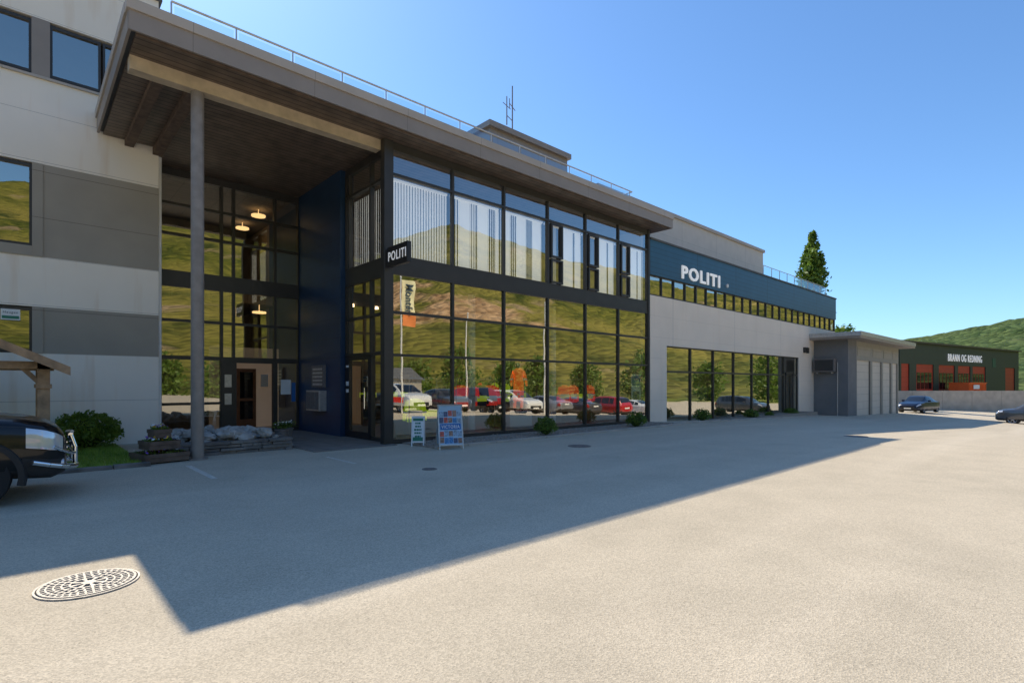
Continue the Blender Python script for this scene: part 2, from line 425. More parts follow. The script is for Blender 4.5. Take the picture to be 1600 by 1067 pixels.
# ------------------------------------------------------------------ glass office building
GB = thing('glass_office_building', 'dark framed glass office building with deep overhanging flat roof', 'building', (0,0,0))
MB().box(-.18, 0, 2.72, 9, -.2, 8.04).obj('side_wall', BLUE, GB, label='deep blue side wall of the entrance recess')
m = MB()
m.box(0, 12.0, 9, 9.2, 0, 8.04); m.box(11.85, 12.0, .2, 9, 0, 8.04)
m.box(-4.48, -.18, 13, 13.2, 0, 8.04); m.box(-4.6, -4.48, 6.2, 13.2, 0, 8.04); m.box(-.18, 0, 9, 13.2, 0, 8.04)
m.obj('wall', INTW, GB)
m = MB()
m.box(0, 11.85, .14, 9, -.5, .06); m.box(-4.48, -.18, 6.0, 13, -.5, .06)
m.obj('floor', INTF, GB)
m = MB()
m.box(.01, 11.84, .16, 8.99, 4.6, 4.98); m.box(-4.47, -.19, 8.2, 12.99, 4.55, 4.9)
m.box(-4.47, -.19, 6.2, 12.99, 7.75, 7.9)
m.obj('ceiling', CEIL, GB)
m = MB()
m.box(0, 12, -.02, .13, 4.58, 5.0); m.box(0, 12, -.02, .13, 7.88, 8.04); m.box(0, 12, -.04, .13, -.3, .08)
m.box(-.02, .13, .14, 2.72, 4.58, 5.0); m.box(-.02, .13, .14, 2.72, 7.88, 8.04); m.box(-.02, .13, .14, 2.72, -.1, .08)
m.box(-4.48, -.19, 5.97, 6.13, 4.58, 4.95); m.box(-4.48, -.19, 5.97, 6.13, 7.88, 8.04)
m.box(-.02, .1, 2.72, 2.8, 0, 8.04)
m.obj('spandrel', FRAME, GB)
MB().box(-.26, -.001, -.08, .14, -.05, 8.04).obj('corner_post', FRAME, GB, bevel=.01)
MB().box(12.0, 12.12, -.06, .2, -.3, 8.04).obj('corner_post', FRAME, GB, bevel=.01)
for i in range(6):
    x = i*2.0
    bars = None
    if i >= 3: bars = [(x+.12, x+.72, 5.95, 7.12), (x+.12, x+.72, 5.07, 5.9)]
    w = window(GB, 'y', 0, x, x+2.0, [5.0, 7.19, 7.88], glass=GLASSU, bars=bars)
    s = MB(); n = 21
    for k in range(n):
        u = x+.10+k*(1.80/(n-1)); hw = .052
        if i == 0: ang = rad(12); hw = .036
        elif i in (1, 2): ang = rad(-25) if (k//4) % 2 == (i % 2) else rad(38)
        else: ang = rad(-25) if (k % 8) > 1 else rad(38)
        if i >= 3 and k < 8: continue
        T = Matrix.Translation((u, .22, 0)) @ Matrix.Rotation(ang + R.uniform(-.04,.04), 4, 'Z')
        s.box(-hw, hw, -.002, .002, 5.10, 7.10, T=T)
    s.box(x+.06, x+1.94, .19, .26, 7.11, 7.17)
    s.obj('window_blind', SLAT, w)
    window(GB, 'y', 0, x, x+2.0, [.08, 2.38, 3.52, 4.58])
window(GB, 'x', 0, .14, 2.72, [5.0, 7.19, 7.88], us=[.14, 1.15, 2.5, 2.72], glass=GLASSU, dep=.1)
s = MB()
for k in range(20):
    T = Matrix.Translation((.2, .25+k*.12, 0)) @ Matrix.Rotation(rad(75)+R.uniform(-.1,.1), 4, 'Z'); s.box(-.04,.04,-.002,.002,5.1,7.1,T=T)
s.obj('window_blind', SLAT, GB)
window(GB, 'x', 0, .14, 2.72, [2.45, 3.52, 4.58], us=[.14, 1.15, 2.5, 2.72], dep=.1)
window(GB, 'x', 0, .14, 1.12, [.08, 2.45], dep=.1)
m = MB()
m.box(-.04, .06, 1.13, 1.25, .05, 2.44); m.box(-.04, .06, 2.42, 2.7, .05, 2.44); m.box(-.037, .057, 1.25, 2.42, 2.3, 2.44); m.box(-.037, .057, 1.25, 2.42, .05, .22)
d = m.obj('door', BPAINT, GB)
MB().face([(.01,1.25,.22),(.01,2.42,.22),(.01,2.42,2.3),(.01,1.25,2.3)]).obj('door_glass', GLASS, d)
MB().cyl((-.09,1.36,.9),(-.09,1.36,1.5),.015).box(-.09,-.04,1.35,1.37,.95,.97).box(-.09,-.04,1.35,1.37,1.43,1.45).obj('handle', CHROME, d)
for z0, z1 in ((1.55,1.68),(1.35,1.45),(2.1,2.16)): MB().box(-.046,-.041,2.45,2.62,z0,z1).obj('sticker', WPAINT, d)
EU = [-4.45, -3.2, -2.6, -2.25, -.97, -.19]
for a, b in zip(EU[:-1], EU[1:]):
    window(GB, 'y', 6.0, a, b, [4.95, 6.1, 7.0, 7.88], fw=.04)
    window(GB, 'y', 6.0, a, b, [2.4, 3.52, 4.58], fw=.04)
window(GB, 'y', 6.0, -4.45, -3.2, [.08, 1.0, 2.4], fw=.04); window(GB, 'y', 6.0, -3.2, -2.6, [.08, 1.0, 2.4], fw=.04)
m = MB(); m.box(-2.6,-2.25,5.95,6.12,0,2.4); m.obj('portal', FRAME, GB)
MB().box(-2.53,-2.33,5.93,5.948,1.5,1.9).obj('notice_plate', GALV, GB)
MB().box(-2.53,-2.33,5.93,5.948,.95,1.3).obj('notice_plate', GALV, GB)
m = MB()
m.box(-2.25,-2.17,5.97,6.1,0,2.4); m.box(-1.05,-.97,5.97,6.1,0,2.4); m.box(-2.17,-1.05,5.973,6.097,2.28,2.4)
d2 = m.obj('door', FRAME, GB)
m = MB(); m.box(-.97,-.9,5.97,6.1,0,2.4); m.box(-.27,-.19,5.97,6.1,0,2.4); m.box(-.9,-.27,5.973,6.097,2.3,2.4); m.box(-.9,-.27,5.973,6.097,0,.2)
d3 = m.obj('door', FRAME, GB); MB().face([(-.9,6.03,.2),(-.27,6.03,.2),(-.27,6.03,2.3),(-.9,6.03,2.3)]).obj('door_glass', GLASS, d3)
MB().box(-.78,-.45,6.0,6.02,1.25,1.75).obj('poster', PAPER, d3)
MB().box(-.42,-.29,6.0,6.02,1.0,1.65).obj('poster', PBLUE, d3)
VEST = pmat('vestibule_wall', (.72,.52,.36), .7, var=.05, emit=.08)  # wall surface glows faintly by emission, though it is no lamp
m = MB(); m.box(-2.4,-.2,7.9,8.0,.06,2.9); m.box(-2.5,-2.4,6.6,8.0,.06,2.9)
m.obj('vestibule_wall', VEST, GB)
m = MB()
for a,b,z0,z1 in [(-1.66,-1.56,.06,2.15),(-1.12,-1.02,.06,2.15),(-1.56,-1.12,2.03,2.15),(-1.56,-1.12,.06,.35),(-1.56,-1.12,1.0,1.1)]: m.box(a,b,7.82,7.88,z0,z1)
idr = m.obj('inner_door', pmat('door_wood',(.22,.09,.035),.5,var=.2,nscale=8), GB)
MB().box(-1.56,-1.12,7.85,7.86,.35,1.0).box(-1.56,-1.12,7.85,7.86,1.1,2.03).obj('door_glass', CARGLASS, idr)
m = MB(); m.box(-.85,-.6,7.84,7.88,1.5,1.95); m.obj('notice_board', PAPER, GB)
for (x, y, z) in [(-1.1,7.3,7.5), (-1.06,9.3,7.5), (-.95,7.7,4.15)]:
    lm = MB(); lm.cyl((x,y,z),(x,y,z+.05),.23,.23,24); lm.cyl((x,y,z+.05),(x,y,z+.3),.01,.01,6)
    lm.obj('ceiling_lamp', LAMPM, GB, smooth=40)
for (x, y) in [(1.9,6.2),(2.9,6.2),(8.2,7)]:
    MB().cyl((x,y,4.50),(x,y,4.6),.07,.055,10).obj('spot_lamp', SPOTM, GB)
MB().box(11.1,11.75,.16,.18,.45,2.0).obj('window_poster', PAPER, GB)
MB().box(11.15,11.7,.15,.158,1.55,1.95).obj('poster_print', PBLUE, GB)
MB().box(11.2,11.65,.15,.158,.6,1.3).obj('poster_print', GREYP, GB)
for x in (3.95, 7.95):
    MB().cyl((x,1.6,.06),(x,1.6,4.6),.13,.13,20).cyl((x,1.6,4.98),(x,1.6,7.9),.13,.13,20).obj('inner_column', WPAINT, GB, smooth=40)
# canopy roof
m = MB()
m.box(-5.78, 12.65, -.73, 4.70, 8.12, 8.56); m.box(-4.46, 12.65, 4.70, 13.2, 8.12, 8.56)
roof = m.obj('roof', ROOFM, GB)
m = MB()
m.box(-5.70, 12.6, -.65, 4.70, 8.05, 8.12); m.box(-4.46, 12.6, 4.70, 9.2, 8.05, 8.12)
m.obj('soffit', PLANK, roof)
m = MB()
m.box(-5.82, 12.69, -.78, -.73, 8.06, 8.42); m.box(-5.83, -5.78, -.73, 4.70, 8.06, 8.42); m.box(12.65, 12.70, -.73, 9, 8.06, 8.42)
m.obj('fascia', FASCIA, roof)
m = MB()
m.box(-5.86, 12.73, -.82, -.60, 8.42, 8.62); m.box(-5.87, -5.66, -.60, 4.70, 8.42, 8.62); m.box(12.5, 12.74, -.60, 9, 8.42, 8.62)
m.obj('roof_edge', FASCIAL, roof, bevel=.01)
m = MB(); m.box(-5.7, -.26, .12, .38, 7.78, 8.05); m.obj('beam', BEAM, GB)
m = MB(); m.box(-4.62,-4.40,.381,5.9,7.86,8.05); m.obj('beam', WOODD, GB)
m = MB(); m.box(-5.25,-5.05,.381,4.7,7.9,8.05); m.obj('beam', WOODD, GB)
m = MB(); m.cyl((-4.5,.25,0),(-4.5,.25,7.78),.125,.125,28); m.cyl((-4.5,.25,0),(-4.5,.25,.03),.2,.2,24)
m.obj('column', STEEL, GB, smooth=40)
m = MB()
x = -5.1
while x < 10.3:
    m.cyl((x,-.45,8.6),(x,-.45,9.06),.016,.016,8); m.box(x-.06,x+.06,-.52,-.38,8.6,8.7); x += 1.17
m.cyl((-5.1,-.45,9.07),(10.27,-.45,9.07),.022,.022,10)
m.cyl((10.27,-.45,9.07),(10.27,4,9.07),.022,.022,10); m.cyl((10.27,2,8.6),(10.27,2,9.06),.016,.016,8)
rl = m.obj('railing', GALV, roof)
for i in range(13):
    x = -5.1+i*1.17
    MB().face([(x+.05,-.45,8.7),(x+1.12,-.45,8.7),(x+1.12,-.45,9.0),(x+.05,-.45,9.0)]).obj('glass_panel', GLASSR, rl)
m = MB(); m.box(6.8,11.5,4.0,5.4,8.5,12.05); RH = m.obj('roof_house', FASCIA, GB)
m = MB(); m.box(6.65,11.62,3.85,5.5,12.05,12.28); m.obj('roof_edge', FASCIA, RH)
AN = thing('antenna', 'slim steel radio antenna mast on the flat roof', 'antenna', (8.3,4.3,12.28))
m = MB(); m.cyl((8.3,4.3,11),(8.3,4.3,14.4),.03,.025,8); m.cyl((7.8,4.1,12.9),(8.3,4.3,12.9),.018,.018,6); m.cyl((7.8,4.1,12.5),(7.8,4.1,13.7),.025,.02,8)
m.cyl((7.5,4.0,13.3),(8.1,4.2,13.3),.016,.016,6); m.cyl((8.0,4.15,13.5),(8.6,4.45,13.5),.016,.016,6); m.cyl((8.0,4.15,13.3),(8.0,4.15,13.7),.016,.016,6)
m.obj('mast', CASTG, AN)

SG = thing('hanging_sign', 'black projecting sign with white lettering on the corner post', 'sign', (-.15,-.1,4.9))
MB().box(-.21,-.09,-1.12,-.14,4.64,5.16).obj('sign_board', BPAINT, SG, bevel=.01)
MB().box(-.17,-.13,-.16,-.081,4.74,4.8).obj('bracket', FRAME, SG)
MB().box(-.17,-.13,-.16,-.081,5.0,5.06).obj('bracket', FRAME, SG)
lettering('POLITI', .86, .24, .008, mtx((-.211,-.20,4.78),(0,-1,0),(0,0,1)), WSIGN, SG, bold=.008)

ML = thing('letterbox_cabinet', 'grey wall mounted letterbox cabinet on the blue wall', 'letterbox', (-.2,4.2,1.4))
m = MB(); m.box(-.42,-.181,3.7,4.75,.75,1.4); m.obj('cabinet', GALV, ML, bevel=.01)
for i in range(3):
    MB().box(-.43,-.42,3.75+i*.33,4.05+i*.33,.8,1.35).obj('letterbox_door', CASTG, ML)
m = MB(); m.box(-.26,-.181,3.75,4.7,1.5,2.2); m.obj('tenant_board', CASTG, ML)
for i in range(5): MB().box(-.265,-.26,3.85,4.6,1.56+i*.12,1.63+i*.12).obj('tenant_plate', GALV, ML)

# ------------------------------------------------------------------ white office building
WB = thing('white_office_building', 'tall office building with white and grey horizontal panels', 'building', (-10,4.75,0))
yy = 4.75
m = MB()
m.box(-22,-4.48,yy,yy+.3,-.2,2.35); m.box(-22,-4.48,yy,yy+.3,3.48,4.7); m.box(-22,-4.48,yy,yy+.3,6.97,9.1); m.box(-22,-4.48,yy,yy+.3,10.5,12.1)
m.box(-5.35,-4.48,yy,yy+.3,9.1,10.5)
m.box(-4.62,-4.48,yy+.3,13,-.2,12.1)
m.obj('wall', WHITE, WB)
MB().box(-6.87,-4.48,yy+.004,yy+.296,2.35,3.48).obj('grey_band', GREYP, WB)
MB().box(-6.87,-4.48,yy+.004,yy+.296,4.7,6.97).obj('grey_band', GREYP, WB)
m = MB(); m.box(-22,-4.4,yy-.06,yy+8,12.1,12.25); m.obj('roof', ROOFM, WB)
m = MB(); m.cyl((-4.44,yy+.1,0),(-4.44,yy+.1,8.0),.05,.05,10); m.obj('drain_pipe', WPAINT, WB)
for (z0, z1) in ((2.35,3.48),(4.7,6.97)):
    x = -6.87
    for i in range(4):
        f = MB(); f.box(x-.2, x, yy-.02, yy+.1, z0, z1); f.obj('window_jamb', GREYP, WB)
        window(WB, 'y', yy+.06, x-3.0, x-.2, [z0+.03, z1-.03] if z1 < 4 else [z0+.24, z1-.03], fw=.05, frame=FRAME)
        if z1 > 4:
            s = MB(); s.box(x-3.0, x-.2, yy-.03, yy+.1, z0, z0+.24); s.obj('window_sill', GREYP, WB)
        x -= 3.0
for a, b in [(-5.7,-5.35),(-6.74,-5.74),(-9.6,-7.08),(-12.2,-9.65)]:
    window(WB, 'y', yy+.06, a, b, [9.15, 10.45], fw=.05)
m = MB(); m.box(-7.08,-6.74,yy-.01,yy+.2,9.1,10.5); m.obj('window_jamb', FASCIA, WB)
m = MB(); m.box(-12.3,-5.35,yy-.05,yy+.05,9.04,9.1); m.obj('window_sill', FASCIAL, WB)
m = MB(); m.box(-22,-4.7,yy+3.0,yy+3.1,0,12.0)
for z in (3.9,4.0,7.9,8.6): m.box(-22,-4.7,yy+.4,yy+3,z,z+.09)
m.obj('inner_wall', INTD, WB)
SS = thing('window_sign', 'small white and green business sign behind the window', 'sign', (-7.3,yy,3.2))
MB().box(-7.62,-7.28,yy-.01,yy+.01,3.12,3.38).obj('sign_board', PAPER, SS)
MB().box(-7.6,-7.3,yy-.014,yy-.011,3.15,3.22).obj('green_stripe', PGREEN, SS)
lettering('Haugen', .26, .07, .003, mtx((-7.58,yy-.012,3.26),(1,0,0),(0,0,1)), PTXT, SS)

# ------------------------------------------------------------------ low wing
LW = thing('low_wing_building', 'long two storey wing with beige base, blue cladding and ribbon windows', 'building', (20,0,0))
m = MB()
m.box(12.12, 31.5, 0, .3, 3.27, 5.35); m.box(12.12, 13.5, 0, .3, -1, 3.27); m.box(28.9, 31.5, 0, .3, -1, 3.27); m.box(13.5, 28.9, -.02, .3, -1, -.14)
m.box(31.5, 35.8, 0, .3, -1, 5.35)
m.obj('wall', BEIGE, LW)
m = MB(); m.box(12.12, 35.8, -.06, .25, 6.2, 7.66); m.box(35.62,35.8,.25,14,5.35,7.66)
m.obj('blue_cladding', BLUECL, LW)
m = MB(); m.box(12.12, 35.84, -.10, .3, 7.66, 7.74); m.box(12.12,35.84,.3,14,7.5,7.7); m.obj('roof', ROOFM, LW)
m = MB(); m.box(12.2,31.4,5,5.1,-1,5.2); m.box(12.2,35.7,4,4.1,5.3,7.5); m.box(31.3,31.4,.3,5,-1,5.2); m.box(35.6,35.8,.25,14,-1,5.35); m.obj('inner_wall', INTW, LW)
m = MB(); m.box(12.2,35.6,.31,4.9,5.05,5.25); m.box(12.2,31.3,.31,4.9,-.6,-.12); m.box(12.2,31.3,.31,4.9,3.4,3.5); m.obj('floor', INTF, LW)
for i in range(12):
    a = 12.14+i*1.97
    window(LW, 'y', .03, a, a+1.97, [5.36, 6.2], us=[a, a+.98, a+1.97], fw=.03)
for i in range(7):
    a = 13.5+i*2.2
    window(LW, 'y', .1, a, a+2.2, [-.14, 2.15, 3.27], fw=.04)
m = MB(); m.box(26.9,27.0,.02,.08,-.14,2.3); m.box(27.9,28.0,.02,.08,-.14,2.3); m.box(27.0,27.9,.023,.077,2.2,2.3); m.box(27,27.9,.023,.077,-.14,.1); m.obj('door', FRAME, LW)
m = MB(); m.box(12.5,30.8,3,13,7.7,10.72); m.obj('upper_storey', UPWHITE, LW)
m = MB(); m.box(12.4,30.9,2.9,13.1,10.72,10.9); m.obj('roof_edge', FASCIAL, LW)
lettering('POLITI', 3.6, .60, .05, mtx((14.6,-.065,6.34),(1,0,0),(0,0,1)), WSIGN, LW, bold=.025)
m = MB(); m.cyl((19.0,-.12,6.55),(19.0,-.06,6.55),.09,.09,20); m.obj('round_emblem', WPAINT, LW)
m = MB(); x = 25.0
while x < 35.9:
    m.cyl((x,.6,7.7),(x,.6,8.6),.02,.02,8); x += 1.2
m.cyl((25,.6,8.6),(35.6,.6,8.6),.02,.02,8); rr = m.obj('terrace_railing', GALV, LW)
for i in range(9):
    x = 25+i*1.2
    MB().face([(x+.04,.6,7.8),(x+1.16,.6,7.8),(x+1.16,.6,8.55),(x+.04,.6,8.55)]).obj('glass_panel', GLASSR, rr)
MB().box(29.6,29.85,-.12,-.002,3.6,3.95).obj('wall_lamp', FRAME, LW)
MB().box(30.1,30.35,-.12,-.002,3.6,3.95).obj('wall_lamp', FRAME, LW)
for x in (17.5,22,26):
    t = thing('office_cabinet','pale storage cabinet inside the wing window','cabinet',(x,3.5,-.12),group='cabinets inside the wing')
    MB().box(-1.2,1.2,-.3,.3,.05,1.5).box(-1.15,1.15,-.25,.25,0,.05).obj('cabinet_body', INTW, t, local=True, bevel=.01)
    MB().box(-1.1,-.05,-.32,-.301,.1,1.45).obj('cabinet_door', GREYP, t, local=True)
    MB().box(.05,1.1,-.32,-.301,.1,1.45).obj('cabinet_door', GREYP, t, local=True)

# ------------------------------------------------------------------ garage block
GA = thing('garage_building', 'low grey garage block with flat roof and four doors', 'building', (38,-1,-.6))
m = MB(); m.box(31.5,31.7,-2.0,-.003,-1.2,4.45); m.box(31.7,33.3,-2.0,-1.8,-1.2,4.45); m.obj('wall', DARKCONC, GA)
dx = [(33.4,36.5),(37.0,39.4),(39.8,42.1),(42.5,44.1)]
m = MB(); prev = 33.3
for a, b in dx: m.box(prev,a,-2.0,-1.8,-1.4,3.2); prev = b
m.box(prev,44.4,-2.0,-1.8,-1.4,3.2); m.box(33.3,44.4,-2.0,-1.8,3.2,4.45); m.box(44.2,44.4,-1.8,8,-1.4,4.45); m.box(31.7,44.2,.5,.6,-1.2,4.4)
m.obj('front_wall', pmat('garage_front', (.34,.31,.26), .6, var=.06, stripes=[(0,.3,.015,.6)]), GA)
for a, b in dx: MB().box(a,b,-1.9,-1.84,-1.4,3.2).obj('garage_door', GDOOR, GA)
for a, b in dx: MB().box(a+.1,b-.1,-2.02,-2.0,3.5,4.1).obj('infill_panel', GREYP, GA)
m = MB(); m.box(30.7,45.4,-2.9,-.01,4.45,4.82); m.box(31.7,45.4,-.01,8,4.45,4.82); m.obj('roof', FASCIA, GA, bevel=.02)
m = MB(); m.box(30.66,45.44,-2.94,-2.9,4.6,4.86); m.box(30.66,30.7,-2.9,-.01,4.6,4.86); m.obj('roof_edge', GALV, GA)
AC = thing('air_conditioner', 'dark wall mounted air conditioning unit on garage wall', 'air conditioner', (31.3,-.75,2.8))
m = MB(); m.box(31.05,31.45,-1.36,-.12,2.38,3.25); m.obj('casing', CASTG, AC, bevel=.02)
m = MB(); m.box(31.04,31.049,-1.28,-.2,2.46,3.17)
for k in range(6): m.box(31.025,31.039,-1.26,-.22,2.52+k*.11,2.545+k*.11)
m.obj('louvre_grille', ACD, AC)
m = MB(); m.box(31.1,31.5,-1.2,-1.15,2.28,2.37); m.obj('bracket', GALV, AC)
m = MB(); m.box(31.1,31.5,-.35,-.3,2.28,2.37); m.obj('bracket', GALV, AC)
m = MB(); m.cyl((31.47,-1.42,-.5),(31.47,-1.42,3),.03,.03,8); m.obj('cable_pipe', GALV, AC)

# ------------------------------------------------------------------ fire station
ang = math.atan2(-.191,.9816)
FS = thing('fire_station', 'dark green fire station with red vehicle doors', 'building', (67.8,2.7,-1.2), rot=ang)
m = MB(); prev = 0
doors = [(.4,2.4),(4.2,8.9),(10.4,15.2),(16.2,20.2),(21.0,25.5),(33,36.9)]
for a, b in doors: m.box(prev,a,0,.3,0,5.2); prev = b
m.box(prev,38.5,0,.3,0,5.2); m.box(0,38.5,0,.3,5.2,7.7); m.box(0,.3,.3,18,0,7.7); m.box(38.2,38.5,.3,18,0,7.7)
m.obj('wall', GREEND, FS, local=True)
m = MB(); m.box(-.3,38.8,-.3,18,7.7,7.9); m.obj('roof', FRAME, FS, local=True)
for i, (a, b) in enumerate(doors):
    dd = MB().box(a,b,.1,.2,0,5.2).obj('door', REDD, FS, local=True)
    if i in (1,2,3,4):
        n = 4
        for k in range(n):
            w_ = (b-a-.6)/n
            MB().box(a+.3+k*w_+.1,a+.3+(k+1)*w_-.1,.07,.098,2.2,4.2).obj('door_window', CARGLASS, dd, local=True)
lettering('BRANN OG REDNING', 11.0, .95, .05, mtx((12.9,-.055,5.75),(1,0,0),(0,0,1)), WSIGN, FS, bold=.0, mtxlocal=True, space=1.22)
m = MB(); m.box(28,29.2,-.03,-.001,5.2,6.5); m.obj('emblem', pmat('emblem_green',(.02,.10,.06),.5), FS, local=True)

CW = thing('concrete_wall', 'low grey concrete retaining wall along the yard', 'wall', (60,1.2,-1.1))
a = Vector((59.2,2.4,0)); b = Vector((73,-10.2,0)); d = (b-a); L_ = d.length; d.normalize()
T = Matrix.Translation(a) @ Matrix.Rotation(math.atan2(d.y,d.x),4,'Z')
n = 6
for i in range(n): MB().box(i*L_/n+.015,(i+1)*L_/n-.015,0,.3,-2.2,.9,T=T).obj('wall_panel', CONC, CW)
s_ = 10.3
SK = thing('waste_container', 'bright orange steel container behind the concrete wall', 'container', (67.8+.9816*s_-.6,2.7-.191*s_-3,-1.2), rot=ang)
q = MB(); q.box(0,5.4,0,2.0,.15,2.9)
for j in range(12): q.box(.1+j*.45,.22+j*.45,-.06,-.001,.2,2.8)
q.box(-.03,5.43,-.08,2.05,2.9,3.0)
q.obj('container_body', CONT, SK, local=True)
MB().box(1.2,3.0,-.09,-.062,2.2,2.7).obj('sign_plate', PAPER, SK, local=True)

# ------------------------------------------------------------------ vegetation
def leaf_cloud(mb, n, fn, size, m=0):
    for _ in range(n):
        p = fn()
        a = Vector((R.gauss(0,1),R.gauss(0,1),R.gauss(0,1))).normalized(); b = a.orthogonal().normalized()
        b = Matrix.Rotation(R.uniform(0,6.28),3,a) @ b; c = a.cross(b)
        s = size*R.uniform(.6,1.3)
        mb.face([p-b*s, p-c*s*.5, p+b*s, p+c*s*.5], m)
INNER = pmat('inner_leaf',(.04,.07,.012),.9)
def bush(name, label, x, y, z, r, h, n=1300, size=.045, group=None, cat='shrub'):
    t = thing(name, label, cat, (x,y,z), group=group)
    mb = MB()
    seeds = [Vector((R.uniform(-1,1),R.uniform(-1,1),R.uniform(-.2,1))).normalized() for _ in range(12)]
    def fn():
        d = Vector((R.gauss(0,1),R.gauss(0,1),R.gauss(0,1))).normalized(); d.z = abs(d.z)*1.0 if R.random() < .8 else d.z*.4
        k = 1+.14*math.sin(9*d.x+3*x)*math.cos(8*d.y)+.1*max(s.dot(d) for s in seeds)**4
        rr = R.uniform(.62,1)**.5*k
        return Vector((d.x*r*rr, d.y*r*rr, h*.35+d.z*h*.62*rr))
    leaf_cloud(mb, n, fn, size)
    mb.obj('foliage', LEAF, t, local=True)
    s = MB()
    for k in range(6): s.cyl((0,0,0),(R.uniform(-.4,.4)*r,R.uniform(-.4,.4)*r,h*.6),.02,.008,6)
    s.obj('stem', BARK, t, local=True)
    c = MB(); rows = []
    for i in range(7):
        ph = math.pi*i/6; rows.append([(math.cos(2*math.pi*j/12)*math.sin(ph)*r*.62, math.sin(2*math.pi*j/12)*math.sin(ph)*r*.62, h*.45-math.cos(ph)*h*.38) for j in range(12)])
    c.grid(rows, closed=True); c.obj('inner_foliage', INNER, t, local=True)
    return t
bush('garden_bush','dense rounded green bush by the white wall',-6.1,3.9,0,.68,.90,4400,.045)
bush('garden_bush','dense rounded green bush by the white wall',-8.9,3.9,0,.7,.9,2000,.05)
for (x,y,r,h) in [(4.7,-1.15,.34,.58),(9.5,-1.15,.36,.56),(15.1,-.8,.38,.56),(20.3,-.7,.35,.5),(22.6,-.7,.22,.32),(25.9,-.6,.38,.52)]:
    bush('low_shrub','small clipped green shrub in gravel at the glass facade',x,y,gz(x,y),r,h,1200,.035,group='shrubs along the glass facade')

def tree(name, label, x, y, z, H, rfun, n, size, mat=LEAFD, cat='tree', ncl=150, spread=.22):
    t = thing(name, label, cat, (x,y,z))
    s = MB(); s.cyl((0,0,0),(0,0,H*.5),H*.018,H*.01,10); s.cyl((0,0,H*.5),(0,0,H*.95),H*.01,.02,8)
    for k in range(26):
        hh = H*R.uniform(.15,.85); a = R.uniform(0,6.28); rr = rfun(hh/H)*.8
        s.cyl((0,0,hh),(math.cos(a)*rr,math.sin(a)*rr,hh+rr*1.3),H*.004,.015,5)
    s.obj('trunk', BARK, t, local=True)
    mb = MB(); cl = []
    for k in range(ncl):
        u = R.uniform(.06,.97); a = R.uniform(0,6.28); rr = rfun(u)*R.uniform(.2,.92)**.7
        cl.append((Vector((math.cos(a)*rr,math.sin(a)*rr,u*H)), R.uniform(.6,1.2)*spread*rfun(u)+.04))
    def fn():
        c, q = R.choice(cl); return c+Vector((R.gauss(0,q),R.gauss(0,q),R.gauss(0,q*1.5)))
    leaf_cloud(mb, n, fn, size)
    mb.obj('crown', mat, t, local=True)
def pop(u):
    if u < .25: return 1.1+1.6*u
    if u < .66: return 1.5+.12*math.sin(u*40)
    return max(.12, 1.55*(1-((u-.66)/.35)**1.6))
tree('poplar_tree','tall slender green poplar behind the building',58.1,8.8,-1,20.0,pop,13000,.24,ncl=260,spread=.17)
rb = lambda u: 2.6*math.sin(math.pi*min(1,u*.8+.15))**.7
tree('birch_tree','small green tree behind the wing roof',62,7.3,-1,9.0,rb,5000,.26,ncl=90)
tree('birch_tree','green tree top showing above the terrace roof',60,15.5,-1,14.2,rb,4000,.26,ncl=90)
for i,(x,y,h) in enumerate([(-20,-66,8),(-10,-62,7),(-2,-70,9),(8,-75,8),(17,-70,7),(24,-66,9),(33,-72,8),(42,-66,7),(50,-64,9),(58,-60,7),(66,-60,8),(76,-56,7),(86,-50,9),(95,-40,7),(100,-30,8)]):
    tree('birch_tree','leafy green tree across the yard',x,y,-1.5,h,lambda u,hh=h: hh*.42*math.sin(math.pi*min(1,u*.8+.15))**.7,1300,.42,ncl=60)
for (x,y,w_,d_,h_,cm) in [(30,-60,14,8,3.4,GREYP)]:
    W = thing('warehouse','low pale warehouse across the yard with grey roof','building',(x,y,gz(x,y)))
    q = MB(); q.box(x-w_/2,x+w_/2,y-d_/2,y+d_/2,-2,h_-1); q.obj('wall',cm,W)
    q = MB(); z=h_-1; q.face([(x-w_/2-.4,y+d_/2+.4,z),(x+w_/2+.4,y+d_/2+.4,z),(x+w_/2+.4,y,z+1.8),(x-w_/2-.4,y,z+1.8)]); q.face([(x-w_/2-.4,y-d_/2-.4,z),(x-w_/2-.4,y,z+1.8),(x+w_/2+.4,y,z+1.8),(x+w_/2+.4,y-d_/2-.4,z)]); q.obj('roof',ROOFM,W)
    for k in range(3): MB().box(x-w_/2+1+k*4,x-w_/2+3.6+k*4,y+d_/2+.001,y+d_/2+.06,-1.5,1.6).obj('door',DARKCONC,W)

# ------------------------------------------------------------------ beds, kerbs, grass
m = MB(); m.box(-12,-5.45,-.02,4.74,-.1,.05); lawn = m.obj('lawn', GRASSM); lawn['kind']='structure'
m = MB()
for _ in range(9000):
    x=R.uniform(-9,-5.5); y=R.uniform(.02,4.4); h=R.uniform(.04,.10); a=R.uniform(0,6.28); dx_=math.cos(a)*.006; dy_=math.sin(a)*.006; lx=R.uniform(-.03,.03)
    m.face([(x-dx_,y-dy_,.05),(x+dx_,y+dy_,.05),(x+lx,y+lx,.05+h)])
gr = m.obj('grass', GRASSM); gr['kind']='stuff'
m = MB(); x=-12
while x<-5.45:
    w_=R.uniform(.5,.9); m.box(x,min(x+w_-.02,-5.4),-.2+R.uniform(-.01,.01),-.022,-.1,.07+R.uniform(-.01,.02)); x+=w_
tag(m.obj('stone_edging', SLATE, bevel=.01),'row of rough grey kerb stones edging the lawn','kerb')
m = MB(); m.box(-2.2,-.01,-.3,5.9,-.1,.02); m.box(-4.4,-2.2,3.1,5.9,-.1,.02); pv = m.obj('pavement', PAVE); pv['kind']='structure'
